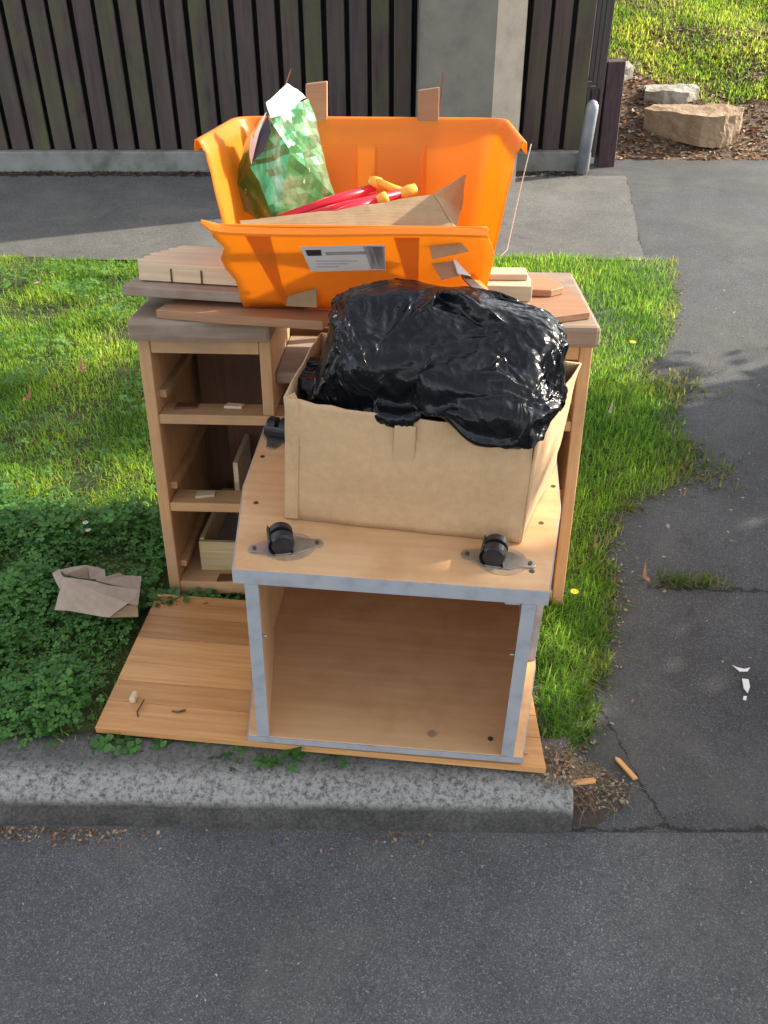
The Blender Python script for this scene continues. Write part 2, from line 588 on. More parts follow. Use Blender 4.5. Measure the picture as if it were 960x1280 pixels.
tag(gridmesh('ground', np.linspace(-400, 400, 9), np.linspace(-400, 400, 9), lambda X, Y: X * 0 - .06, M_turf), kind='structure')
tag(gridmesh('road', np.linspace(-30, 30, 61), np.linspace(-9, 1.3, 21), lambda X, Y: X * 0 - .004 * np.clip(1.2 - Y, 0, 2), M_road), kind='structure')
tag(gridmesh('driveway', np.linspace(.3, 2.62, 40), np.linspace(1.182, 6.02, 90), lambda X, Y: zdrive(Y) + .001, M_drive), kind='structure')
fp = gridmesh('footpath', np.linspace(-14, 1.0, 60), np.linspace(4.225, 5.60, 16), lambda X, Y: X * 0 + .106 - .004 * (Y > 5.59), M_foot)
for v in fp.data.vertices:          # the right end is cut along the slanting joint with the driveway
    if v.co.x > .99: v.co.x = .6005 + .15 * v.co.y
fp.data.update()
tag(fp, kind='structure')

def lnoise(X, Y, s, seed=0.0):
    return np.array([mnoise.noise(Vector((x * s, y * s, seed))) for x, y in zip(np.ravel(X), np.ravel(Y))]).reshape(np.shape(X))

def lawn_z(X, Y):
    X = np.asarray(X, float); Y = np.asarray(Y, float)
    d = lawn_edge(Y) - X
    zi = .098 + .012 * np.sin(X * 5 + 1) * np.sin(Y * 4)
    k = smooth01(-.02, .16, d)
    z = (zdrive(Y) - .012) * (1 - k) + zi * k
    z = z - .03 * smooth01(1.40, 1.30, Y)
    return z
lawn = gridmesh('lawn', np.concatenate([np.linspace(-14, -3, 12), np.linspace(-2.9, 1.44, 110)]), np.linspace(1.27, 4.26, 80), lawn_z, M_turf)
tag(lawn, kind='structure')

BX0 = 1.33
def bank_z(X, Y):
    X = np.asarray(X, float); Y = np.asarray(Y, float)
    base = np.where(X < 2.6, 5.93, 5.93)
    r = .10 + .30 * np.clip(Y - base, 0, 5) * smooth01(5.85, 6.5, Y)
    return r + .03 * np.sin(X * 4) * np.sin(Y * 3 + X) * smooth01(5.9, 6.6, Y)
tag(gridmesh('bank', np.linspace(BX0, 9, 70), np.linspace(5.90, 12.5, 70), bank_z, M_mulch), kind='structure')
tag(gridmesh('yard', np.linspace(-14, BX0, 12), np.linspace(5.50, 12.5, 14), lambda X, Y: X * 0 + .098, M_soil), kind='structure')
tag(gridmesh('verge', np.linspace(2.60, 14, 30), np.linspace(1.2, 5.95, 20), lambda X, Y: X * 0 + .105, M_turf), kind='structure')

# kerb: rounded profile extruded, chipped
def kerb():
    prof = [(.0, -.03), (.0, .0), (.006, .020), (.014, .042), (.024, .060), (.038, .074), (.056, .084), (.08, .091), (.11, .096), (.14, .099), (.17, .099), (.172, -.03)]
    xs = np.concatenate([np.linspace(-12, -1.4, 40)[:-1], np.linspace(-1.4, .40, 180)])
    V, F = [], []
    n = len(prof)
    for i, x in enumerate(xs):
        for (py, pz) in prof:
            w = mnoise.noise(Vector((x * 9, py * 20, pz * 20))) * .004 + mnoise.noise(Vector((x * 40, py * 60, pz * 60))) * .0022
            e = 0
            if x > .385: e = (x - .385) * .5
            V.append((x, py + w + e, pz - e * .4 + w * .8))
    for i in range(len(xs) - 1):
        for k in range(n - 1):
            F.append((i * n + k, (i + 1) * n + k, (i + 1) * n + k + 1, i * n + k + 1))
    o = npmesh('kerb', np.array(V), np.array(F), M_kerb, smooth=True)
    bm = bmesh.new(); bm.from_mesh(o.data); bm.verts.ensure_lookup_table()
    last = (len(xs) - 1) * n
    bm.faces.new([bm.verts[last + k] for k in range(n)])
    bmesh.ops.recalc_face_normals(bm, faces=bm.faces)
    bm.to_mesh(o.data); bm.free()
    o.matrix_world = RM(0, 1.186, 0, -.019)
    tag(o, kind='structure')
kerb()

# ------------------------------------------------------------------ fence, pole, post, pipe
fence = empty('timber_fence', RM(-2.4, 5.75, .1))
tag(fence, 'dark stained vertical board fence with algae and black gaps above a concrete base', 'fence')
def fl(x): return x + 2.4
b = MB(); b.box(fl(-8), fl(1.235), -.055, .02, -.06, .112, .006).jitter(.004, 5)
b.build('concrete_base', M_plinth, fence)
bd = MB().box(-.0495, .0495, -.010, .010, .108, 1.72, .003).build('board', M_fence, fence)
bd.location = (fl(-1.098 + .0635), 0, 0)
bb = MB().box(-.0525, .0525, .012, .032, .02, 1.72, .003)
bbm = None
first = True
k0 = -32
for k in range(k0, 19):
    x = -1.098 + .0635 + .127 * k
    if x > 1.235: break
    if k == 0: o = bd
    else:
        o = bd.copy(); COL.objects.link(o); o.parent = fence
    o.location = (fl(x), random.uniform(-.003, .003), random.uniform(-.004, .004))
    o.rotation_euler = (0, random.uniform(-.004, .004), 0)
M_fback = mottled('black_gap_shade', (.006, .006, .006), (.014, .012, .012), 12, .8, .2)  # near-black base colour puts the deep gap shade into the back boards
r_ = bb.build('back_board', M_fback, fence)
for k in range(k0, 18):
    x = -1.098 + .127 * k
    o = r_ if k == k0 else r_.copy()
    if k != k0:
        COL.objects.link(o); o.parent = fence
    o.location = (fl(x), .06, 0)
for z in (.35, 1.45):
    MB().box(fl(-8), fl(1.2), .094, .13, z, z + .09).build('rail', M_fence, fence)
ret = empty('return_fence', RM(1.27, 5.80, .1, math.pi / 2))
tag(ret, 'dark board fence turning the corner and running back beside the grass bank', 'fence')
rb0 = None
for k in range(30):
    o = MB().box(-.0525, .0525, -.010, .010, .06, 1.72, .003).build('board', M_fence, ret) if k == 0 else rb0.copy()
    if k == 0: rb0 = o
    else: COL.objects.link(o); o.parent = ret
    o.location = (.03 + .127 * k, 0, 0)
MB().box(0, 3.9, .014, .05, .35, .44).build('rail', M_fence, ret)
MB().box(0, 3.9, .014, .05, 1.45, 1.54).build('rail', M_fence, ret)

pst = MB().box(-.052, .052, -.045, .045, -.05, .59, .004).build('gate_post', M_post)
tag(place(pst, RM(1.352, 5.83, .1, .1, 0, -.03)), 'short dark purple brown timber post at the end of the fence', 'post')
pp = MB()
pp.tube([(0, 0, -.05), (0, 0, .37), (0, 0, .39), (0, 0, .408), (0, 0, .416)], [.037, .037, .034, .022, .006], 16)
pipe = pp.build('pipe_stub', M_pipe, smooth=True)
tag(place(pipe, RM(1.18, 5.655, .1, 0, .05, .04)), 'grey round capped pipe stub standing beside the fence end', 'pipe')

# concrete power pole, chamfered, slight taper
def pole():
    V, F = [], []
    def ring(z, s):
        hw, hd, c = .288 * s, .20 * s, .17 * s
        pts = [(-hw + .02, -hd), (hw - c, -hd), (hw, -hd + c * .62), (hw, hd - .03), (hw - .03, hd), (-hw + .03, hd), (-hw, hd - .03), (-hw, -hd + .02)]
        return [(x, y, z) for x, y in pts]
    zs = [-.1, .3, .7, 1.2, 2.5, 5, 8.5]
    for z in zs: V += ring(z, 1 - .035 * z)
    n = 8
    for i in range(len(zs) - 1):
        for k in range(n):
            F.append((i * n + k, i * n + (k + 1) % n, (i + 1) * n + (k + 1) % n, (i + 1) * n + k))
    m = MB(); m.mesh(V, F + [tuple(range((len(zs) - 1) * n, len(zs) * n)), tuple(range(n))[::-1]])
    o = m.build('power_pole', M_pole)
    tag(place(o, RM(.468, 5.50, .1)), 'thick grey concrete power pole standing in front of the board fence', 'pole')
pole()

# ------------------------------------------------------------------ rocks on the bank
def rock(name, pts, z0, z1, mat, M, label, seed):
    m = MB()
    bm = m.bm
    m.prism(pts, 'Z', z0, z1)
    bmesh.ops.triangulate(bm, faces=bm.faces)
    bmesh.ops.subdivide_edges(bm, edges=bm.edges, cuts=5, use_grid_fill=True)
    for v in bm.verts:
        v.co += mnoise.noise_vector(v.co * 5 + Vector((seed, 0, 0))) * .02 + mnoise.noise_vector(v.co * 18 + Vector((seed, 3, 0))) * .009
        v.co += mnoise.noise_vector(v.co * 45 + Vector((seed, 9, 0))) * .004
    o = m.build(name, mat)
    tag(place(o, M), label, 'rock')
rock('flat_rock', [(-.30, .02), (.02, -.22), (.16, -.19), (.29, -.10), (.33, .05), (.20, .16), (-.22, .14)], -.06, .115, M_rock,
     RM(1.985, 6.29, bank_z(2.0, 6.3) + .0, -.05), 'flat topped brown boulder on the mulch at the foot of the bank', 3)
rock('rounded_rock', [(-.20, -.05), (-.08, -.11), (.08, -.12), (.19, -.03), (.16, .08), (.02, .12), (-.15, .1)], -.05, .05, M_rock2,
     RM(1.93, 6.66, bank_z(1.95, 6.7) + .0), 'low pale lichened rock behind the flat brown boulder', 8)
rock('small_rock', [(-.14, -.05), (0, -.10), (.13, -.04), (.12, .08), (-.05, .11)], -.05, .06, M_rock2,
     RM(1.60, 6.95, bank_z(1.6, 6.95) + .0), 'rough grey rock beside the short dark post', 12)

# ------------------------------------------------------------------ vegetation: grass, clover, litter
def blades(name, P, h, w, lean, colA, colB, dry=.05, mat=M_grass, droop=.5):
    n = len(P)
    ang = rng.uniform(0, 2 * np.pi, n)
    hh = h * rng.uniform(.45, 1.25, n)
    ww = w * rng.uniform(.7, 1.4, n)
    ln = lean * rng.uniform(.1, 1.3, n)
    dx, dy = np.cos(ang), np.sin(ang)
    px, py = -dy, dx
    up = np.sqrt(np.clip(1 - np.clip(ln, 0, .93) ** 2, .1, 1))
    def pt(t, s):
        o = t * t * ln * hh
        return np.stack([P[:, 0] + dx * o + px * s * ww, P[:, 1] + dy * o + py * s * ww, P[:, 2] + hh * up * (t - droop * .28 * ln * t * t)], 1)
    V = np.stack([pt(0, -.5), pt(0, .5), pt(.55, -.42), pt(.55, .42), pt(1, 0)], 1).reshape(-1, 3)
    b0 = (np.arange(n) * 5)[:, None]
    F = np.concatenate([b0 + np.array([[0, 1, 3]]), b0 + np.array([[0, 3, 2]]), b0 + np.array([[2, 3, 4]])])
    t = rng.random((n, 1))
    c = np.array(colA) * (1 - t) + np.array(colB) * t
    pt_ = (lnoise(P[:, 0], P[:, 1], 2.4, 17.0) + .6 * lnoise(P[:, 0], P[:, 1], 7.0, 19.0))[:, None]
    c = c * rng.uniform(.7, 1.3, (n, 1)) * np.clip(1 + .55 * pt_, .55, 1.5)
    c[:, 0] *= np.clip(1 + .35 * pt_[:, 0], .8, 1.3)
    d = rng.random(n) < dry * np.clip(1 + 2.5 * pt_[:, 0], .2, 3)
    c[d] = np.array([.26, .21, .09]) * rng.uniform(.7, 1.2, (d.sum(), 1))
    col = np.repeat(c, 5, axis=0)
    return npmesh(name, V, F, mat, col)

def clump_keep(X, Y, s, seed, lo, hi):
    nz = lnoise(X, Y, s, seed)
    return rng.random(len(X)) < np.clip((nz - lo) / (hi - lo), .12, 1)

PY_ = -.11   # the pine panel lies here: no grass stands through it
def in_panel(X, Y, m=0.0):
    c, s = math.cos(-.110), math.sin(-.110)
    lx = (X + .637) * c + (Y - 1.36) * s
    ly = -(X + .637) * s + (Y - 1.36) * c
    return (lx > -m) & (lx < .985 + m) & (ly > -m) & (ly < .45 + m)
def in_desk(X, Y, m=0.0):
    return (X > -.575 - m) & (X < .48 + m) & (Y > 1.80 - m) & (Y < 2.30 + m)

def clover_zone(X, Y):
    """how much the clover has taken over"""
    k = smooth01(2.30, 1.95, Y + .16 * lnoise(X, Y, 3.0, 5)) * smooth01(.15, -.10, X)
    return k

def scatter(n, x0, x1, y0, y1):
    return rng.uniform(x0, x1, n), rng.uniform(y0, y1, n)

# grass on the verge
X, Y = scatter(330000, -2.2, 1.44, 1.30, 4.25)
edge_n = .045 * lnoise(X, Y, 7, 2.5) + .02 * lnoise(X, Y, 22, 1.0)
k = (X < lawn_edge(Y) - .005 + edge_n) & ~in_panel(X, Y, -.01) & ~in_desk(X, Y, -.02)
k &= (Y < 4.240 + .022 * lnoise(X, Y, 9, 7)) & ((Y > 1.36 + .03 * lnoise(X, Y, 9, 4)) | (X < -.64))
k &= rng.random(len(X)) > .80 * clover_zone(X, Y)
X, Y = X[k], Y[k]
k = clump_keep(X, Y, 4.5, 9.1, -.45, .25) | (X > .3)
X, Y = X[k], Y[k]
Z = lawn_z(X, Y) - .004
right = X > .3
P = np.stack([X, Y, Z], 1)
near_edge = (lawn_edge(Y) - X) < .05
a = ~right
tag(blades('lawn_grass', P[a], .037, .0029, .95, (.125, .27, .018), (.25, .42, .05), .07), 'short bright green grass with clover on the verge beside the desk', 'grass', kind='stuff')
tag(blades('verge_grass', P[right & ~near_edge], .046, .0029, 1.0, (.105, .25, .018), (.22, .385, .045), .07), 'longer green grass between the desk and the driveway', 'grass', kind='stuff')
tag(blades('edge_grass', P[right & near_edge], .05, .0044, 1.1, (.10, .19, .025), (.19, .29, .05), .15), 'ragged grass creeping over the driveway edge', 'grass', kind='stuff')

# tufts in the driveway crack and sprawling runners
TX, TY = [], []
for (cx, cy, r, n) in ((.80, 1.93, .03, 90), (.88, 1.925, .025, 70), (.73, 2.235, .02, 40), (1.03, 2.95, .05, 160), (1.10, 3.02, .05, 120), (.99, 2.42, .06, 200), (.94, 2.52, .07, 200)):
    TX += list(rng.normal(cx, r, n)); TY += list(rng.normal(cy, r * .4 if n < 100 else r, n))
TX, TY = np.array(TX), np.array(TY)
tag(blades('crack_grass', np.stack([TX, TY, zdrive(TY)], 1), .04, .0045, 1.1, (.08, .13, .025), (.16, .2, .05), .2), 'small grass tufts rooted in the driveway crack and edge', 'grass', kind='stuff')

# clover: three leaflets on a stalk
def clovers(name, P, size, colA, colB, hgt=.045):
    n = len(P)
    V, F, C = [], [], []
    a0 = rng.uniform(0, 2 * np.pi, n)
    patch = lnoise(P[:, 0], P[:, 1], 6.0, 13.0)
    sz = size * rng.uniform(.55, 1.35, n) * np.clip(1 + 1.1 * patch, .55, 1.7)
    hz = hgt * rng.uniform(.4, 1.3, n) * np.clip(1 + .9 * patch, .5, 1.5)
    tx, ty = rng.normal(0, .28, n), rng.normal(0, .28, n)
    ox, oy = rng.normal(0, .010, n), rng.normal(0, .010, n)
    t = rng.random((n, 1))
    col = (np.array(colA) * (1 - t) + np.array(colB) * t) * rng.uniform(.7, 1.3, (n, 1))
    shape = np.array([(0, 0, 0), (.45, .40, .10), (.90, .42, .06), (1.02, 0, -.06), (.90, -.42, .06), (.45, -.40, .10)])
    cx, cy, cz = P[:, 0] + ox, P[:, 1] + oy, P[:, 2] + hz
    allV, allC = [], []
    for j in range(3):
        a = a0 + j * 2.094
        ca, sa = np.cos(a), np.sin(a)
        for (u, v, w) in shape:
            x = sz * (u * ca - v * sa); y = sz * (u * sa + v * ca)
            z = sz * w + x * tx + y * ty
            allV.append(np.stack([cx + x, cy + y, cz + z], 1))
            allC.append(col * (1.0 if w > 0 else .9))
    V = np.stack(allV, 1)
    C = np.stack(allC, 1)
    b0 = (np.arange(n) * 18)[:, None]
    F = np.concatenate([b0 + j * 6 + np.array([q]) for j in range(3) for q in ((0, 1, 3), (1, 2, 3), (0, 3, 5), (3, 4, 5))])
    o = npmesh(name, V.reshape(-1, 3), F, M_clover, C.reshape(-1, 3))
    return o

X, Y = scatter(76000, -2.2, .12, 1.28, 2.7)
k = (rng.random(len(X)) < clover_zone(X, Y) * .9 + .05) & ~in_panel(X, Y, .03) & ~in_desk(X, Y, .025)
k &= (Y > 1.345 + .03 * lnoise(X, Y, 8, 3) - .03 * (X > -.64))
k &= (rng.random(len(X)) < .62) & ~((X > -.36) & (Y < 1.88) & (Y > 1.30))
X, Y = X[k], Y[k]
tag(clovers('clover_patch', np.stack([X, Y, lawn_z(X, Y)], 1), .0092, (.045, .14, .026), (.10, .235, .048), .044), 'dense dark green clover in front of the desk and along the kerb', 'clover', kind='stuff')
X, Y = scatter(5200, -2.2, -.5, 2.1, 4.1)
k = lnoise(X, Y, 2.6, 11) > -.02
X, Y = X[k], Y[k]
tag(clovers('lawn_clover', np.stack([X, Y, lawn_z(X, Y) + .008], 1), .0105, (.07, .18, .035), (.13, .26, .06), .04), 'pale green clover scattered through the sunlit grass', 'clover', kind='stuff')
# clover leaves hanging over the kerb and by the desk foot
HX = np.concatenate([rng.uniform(-.64, .05, 90), rng.normal(-.26, .05, 40), rng.uniform(-.60, -.345, 240)])
HY = np.concatenate([rng.normal(1.33, .010, 90), rng.normal(1.305, .018, 40), rng.normal(1.79, .012, 240)])
tag(clovers('kerb_clover', np.stack([HX, HY, np.where(HY > 1.6, .078, .068)], 1), .014, (.045, .14, .03), (.09, .22, .05), .028), 'clover sprigs between the pine panel and the kerb', 'clover', kind='stuff')

# bank grass
X, Y = scatter(170000, 1.34, 4.6, 6.1, 9.6)
bd_ = 7.15 - .80 * np.clip(X - 1.6, 0, 1.2) + .45 * lnoise(X, Y, 2.2, 6)
k = (Y > bd_) & (rng.random(len(X)) < .35 + .75 * smooth01(-.25, .3, lnoise(X, Y, 3.0, 8)))
X, Y = X[k], Y[k]
tag(blades('bank_grass', np.stack([X, Y, bank_z(X, Y) - .01], 1), .05, .0075, .9, (.15, .27, .018), (.28, .41, .05), .08), 'sunlit yellow green grass covering the bank beyond the fence', 'grass', kind='stuff')

# litter: small dry leaf flakes
def flakes(name, X, Y, Z, size, cols, label, curl=.5):
    n = len(X)
    a = rng.uniform(0, 2 * np.pi, n)
    s = size * rng.uniform(.4, 1.5, n)
    asp = rng.uniform(.25, .7, n)
    ca, sa = np.cos(a), np.sin(a)
    tx, ty = rng.normal(0, .22, n), rng.normal(0, .22, n)
    out = []
    for (u, v, w) in ((-1, 0, 0), (-.2, -1, curl), (1, 0, .1), (.1, 1, curl)):
        x = s * (u * ca - v * asp * sa); y = s * (u * sa + v * asp * ca)
        out.append(np.stack([X + x, Y + y, Z + .25 * s + s * w * .5 + (x * tx + y * ty)], 1))
    V = np.stack(out, 1).reshape(-1, 3)
    b0 = (np.arange(n) * 4)[:, None]
    F = np.concatenate([b0 + np.array([[0, 1, 2]]), b0 + np.array([[0, 2, 3]])])
    c = np.array(cols)[rng.integers(0, len(cols), n)] * rng.uniform(.7, 1.3, (n, 1))
    return tag(npmesh(name, V, F, M_litter, np.repeat(c, 4, 0)), label, 'litter', kind='stuff')
BR = [(.20, .11, .05), (.28, .18, .10), (.12, .07, .04), (.36, .26, .17)]
X, Y = scatter(9000, 1.36, 4.2, 5.94, 7.6)
flakes('mulch_chips', X, Y, bank_z(X, Y), .017, BR + [(.42, .19, .07), (.44, .36, .27)], 'brown bark chips and dead leaves around the boulder')
X = rng.uniform(-4, 1.2, 2600); Y = rng.normal(5.635, .04, 2600)
flakes('fence_leaf_litter', X, Y, np.full(2600, .1), .011, [(.06, .045, .03), (.10, .07, .045), (.2, .14, .09), (.035, .03, .022)], 'dark leaf litter along the foot of the fence base')
X = np.concatenate([rng.uniform(-.90, -.55, 260), rng.uniform(-.84, .1, 40), rng.normal(.03, .07, 40), rng.normal(-1.3, .3, 300)])
Y = 1.183 - .019 * X - np.abs(rng.normal(0, .022, len(X))) - .004
flakes('gutter_leaf_litter', X, Y, np.zeros(len(X)), .0045, BR, 'brown leaf crumbs in the gutter along the kerb')
# dead matted stuff at the lawn corner and edge
yy = np.concatenate([rng.uniform(1.22, 2.1, 420), rng.uniform(2.1, 4.1, 320)])
xx = lawn_edge(yy) + rng.normal(-.01, .022, len(yy))
flakes('edge_leaf_litter', xx, yy, zdrive(yy) + .002, .005, BR + [(.4, .33, .22)], 'dry crumbs and leaf litter along the driveway edge')
X = np.concatenate([rng.normal(.42, .05, 1100), rng.uniform(.16, .42, 900)])
Y = np.concatenate([rng.normal(1.285, .03, 1100), rng.normal(1.318, .022, 900) - 0.0])
k = (Y > 1.222) & (X > .12) & ~in_panel(X, Y, -.02) & (X < .56)
X, Y = X[k], Y[k]
def mound_z(X, Y): return np.where((X < .405) & (Y < 1.345), .098, .003 + .052 * np.exp(-((X - .40) / .10) ** 2 - ((Y - 1.285) / .065) ** 2))
o = blades('dead_grass_mat', np.stack([X, Y, mound_z(X, Y) - .004], 1), .017, .0020, 2.6, (.15, .11, .075), (.30, .24, .165), 0, M_litter, 1.5)
tag(o, 'mat of dead brown grass at the end of the kerb', 'dead grass', kind='stuff')
flakes('dead_grass_crumbs', X[:900], Y[:900], mound_z(X[:900], Y[:900]), .0045, BR + [(.36, .30, .22)], 'brown crumbs in the dead grass at the end of the kerb')
# soil mound under that mat
m = MB()
bmesh.ops.create_grid(m.bm, x_segments=24, y_segments=20, size=.5)
for v in m.bm.verts:
    x, y = v.co.x * .34, v.co.y * .24
    v.co = Vector((x, y, .052 * math.exp(-(x / .10) ** 2 - (y / .065) ** 2) - .012 + .006 * mnoise.noise(Vector((x * 40, y * 40, 1)))))
o = m.build('soil_mound', M_soil, smooth=True)
tag(place(o, RM(.40, 1.285, .005)), kind='structure')
# loose grit on the road
X, Y = scatter(420, -1.0, 1.0, .55, 1.17)
flakes('road_grit', X, Y, np.zeros(len(X)), .0028, [(.3, .29, .27), (.2, .19, .18), (.12, .11, .1), (.4, .38, .35)], 'small loose stones scattered on the road', 1.2)
X, Y = scatter(160, .5, 1.5, 1.2, 4.2)
k = X > lawn_edge(Y) + .03
flakes('driveway_grit', X[k], Y[k], zdrive(Y[k]) + .006, .0055, BR + [(.5, .46, .4), (.3, .29, .27)], 'scattered dry leaf bits on the driveway', .6)

# ------------------------------------------------------------------ unseen planting added beyond the driveway to cast the shade
def leafvol(name, fn, n, size, mat, colA, colB, parent=None):
    P = fn(n)
    n = len(P)
    q = rng.normal(size=(n, 3)); q /= np.linalg.norm(q, axis=1, keepdims=True)
    r = rng.normal(size=(n, 3)); r -= (r * q).sum(1, keepdims=True) * q; r /= np.linalg.norm(r, axis=1, keepdims=True)
    s = size * rng.uniform(.6, 1.4, (n, 1))
    V = np.stack([P - q * s, P + r * s * .55, P + q * s, P - r * s * .55], 1).reshape(-1, 3)
    F = (np.arange(n) * 4)[:, None] + np.array([[0, 1, 2, 3]])
    t = rng.random((n, 1))
    c = (np.array(colA) * (1 - t) + np.array(colB) * t) * rng.uniform(.7, 1.3, (n, 1))
    return npmesh(name, V, F, mat, np.repeat(c, 4, 0), parent)

def hedge(label, M, sx, sy, sz, n, feather=.03):
    e = empty('added_hedge', M)  # out of view, added to keep the road and driveway shaded
    tag(e, label, 'hedge')
    def fn(n):
        P = rng.uniform(-.5, .5, (n, 3)) * np.array([sx, sy, sz])
        P[:, 2] += sz / 2
        P += rng.normal(0, 1, P.shape) * np.array([.05, feather, feather])
        P[:, 2] = np.maximum(P[:, 2], .04)
        return P
    leafvol('foliage', fn, n, .045, M_tree, (.035, .075, .02), (.07, .13, .03), e)
    m = MB()
    for q in range(4):
        y = -sy / 2 + sy * (q + .5) / 4
        m.tube([(0, y, -.05), (.03, y + .02, sz * .5), (0, y, sz * .85)], [.03, .02, .008], 6)
    m.build('trunk', M_bark, e)
hedge('tall unseen green hedge across the driveway, added to shade the road', RM(3.30, 1.84, .1), .7, 1.06, 2.85, 17000)
hedge('low unseen green hedge beside the tall one, added to shade the driveway', RM(3.10, 2.98, .1), .7, 1.10, 1.32, 6500, .15)
tr = empty('added_tree', RM(7.0, 2.2, .1))  # out of view, added so its limb shades a strip of lawn
tag(tr, 'unseen tree added beyond the hedges, its leafy limb shading a band of lawn', 'tree')
LC = Vector((6.46 - 7.0, 5.40 - 2.2, 4.16 - .1))
def crown(n):
    P = rng.normal(size=(n, 3)); P /= np.linalg.norm(P, axis=1, keepdims=True)
    P *= rng.uniform(.2, 1, (n, 1)) ** .6 * np.array([.9, .21, .20])
    P += rng.normal(0, .04, P.shape)
    P += np.array(LC)
    Q = rng.normal(size=(n * 2, 3)); Q /= np.linalg.norm(Q, axis=1, keepdims=True)
    Q *= rng.uniform(.3, 1, (n * 2, 1)) ** .6 * np.array([1.1, .9, .9])
    Q += rng.normal(0, .1, Q.shape) + np.array((.1, -.2, 4.7))
    return np.concatenate([P, Q])
leafvol('crown', crown, 5200, .05, M_tree, (.04, .09, .02), (.08, .15, .03), tr)
MB().tube([(0, 0, -.3), (.04, .02, 1.4), (0, .05, 2.8), (.1, -.1, 4.2), (.1, -.2, 4.9)], [.13, .11, .09, .06, .02], 10).tube([(0, .05, 3.1), (-.15, 1.1, 3.7), (-.35, 2.3, 4.0), tuple(LC)], [.05, .04, .03, .012], 8).build('trunk', M_bark, tr)

# ------------------------------------------------------------------ the dressing table (desk carcass)
MD = RM(-.0493, 1.815, .1, -.040, -.1168, -.002)      # it leans back a little on the soft verge
MDI = MD @ Matrix.Translation((0, -.026, 0))
desk = empty('dressing_table', MD)
tag(desk, 'worn pine dressing table carcass with empty drawer openings standing on the grass', 'desk')
DB = .42
for s in (-1, 1):
    x0, x1 = sorted((s * .514, s * .486))
    MB().box(x0, x1, 0, DB, -.02, .699, .002).build('side_panel', M_pinez, desk)
    a, c = sorted((s * .522, s * .203))
    t = MB().box(a, c, -.032, DB + .01, .702, .751, .010, 2).jitter(.0025, 9, s)
    t.build('top_board', M_greytop, desk, smooth=False)
    a, c = sorted((s * .485, s * .237))
    MB().box(a, c, .002, .022, .664, .698, .0015).build('top_rail', M_pine, desk)
    a, c = sorted((s * .236, s * .210))
    MB().box(a, c, .001, DB - .012, .514, .6995, .0015).build('divider', M_pinez, desk)
MB().box(-.4855, .4855, .001, .075, .488, .5125, .002).build('front_rail', M_pine, desk)
MB().box(-.4855, .4855, .001, .075, .250, .2745, .002).build('front_rail', M_pine, desk)
MB().box(-.4855, .4855, .001, DB - .012, .004, .040, .002).build('bottom_board', M_pine, desk)
MB().box(-.2095, .2095, .045, DB - .012, .578, .606, .003).build('centre_shelf', M_greytop, desk)
MB().box(-.4855, .4855, DB - .010, DB, -.01, .700).build('back_panel', M_back, desk)
# drawer runners left on the inner sides
for z in (.30, .545, .07):
    MB().box(-.4858, -.470, .03, .40, z, z + .018).build('runner', M_pine, desk)
    MB().box(.470, .4858, .03, .40, z, z + .018).build('runner', M_pine, desk)
MB().box(-.345, -.333, .12, .36, .20, .33).build('drawer_guide', M_palewood, desk)
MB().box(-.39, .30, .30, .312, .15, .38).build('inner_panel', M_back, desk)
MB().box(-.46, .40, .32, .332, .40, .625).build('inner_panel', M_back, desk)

def chip(x, y, z, L, W, mat, lab, yaw=0, name='wood_chip', H=.006):
    o = MB().prism([(-L / 2, -W / 2), (L / 2 * .9, -W / 2 * .8), (L / 2, W / 2 * .7), (-L / 2 * .8, W / 2)], 'Z', 0, H).build(name, mat)
    tag(place(o, MD @ RM(x, y, z, yaw)), lab, 'wood chip')
chip(-.405, .045, .2745, .05, .028, M_palewood, 'pale wood chip on the middle shelf of the dressing table', .2)
chip(-.43, .05, .5125, .055, .03, M_back, 'dark wood chip on the left end of the upper shelf', .1)
chip(-.315, .055, .5125, .045, .022, M_palewood, 'small light chip near the divider on the upper shelf', -.1)
chip(-.36, .022, .040, .06, .03, M_back, 'brown chip on the bottom board in front of the pale drawer', .1)

# loose drawer lying in the bottom opening
drw = empty('loose_drawer', MD @ RM(-.235, .055, .040, -.02, 0, 0))
tag(drw, 'pale plywood drawer tray lying in the bottom opening of the dressing table', 'drawer')
MB().box(-.205, .20, 0, .012, .0, .088, .001).build('front', M_drawer, drw)
MB().box(-.205, .20, .29, .302, .0, .088, .001).build('rear', M_drawer, drw)
MB().box(-.205, -.193, .0125, .2895, .0, .092, .001).build('drawer_side', M_drawer, drw)
MB().box(.188, .20, .0125, .2895, .0, .092, .001).build('drawer_side', M_drawer, drw)
MB().box(-.1925, .1875, .0125, .2895, .010, .016).build('drawer_base', mottled('grey_hardboard', (.22, .18, .17), (.30, .25, .24), 10, .7, .1), drw)
for z in (.030, .058):
    MB().box(-.203, .198, -.0012, .0002, z, z + .004).build('groove', M_palewood, drw)

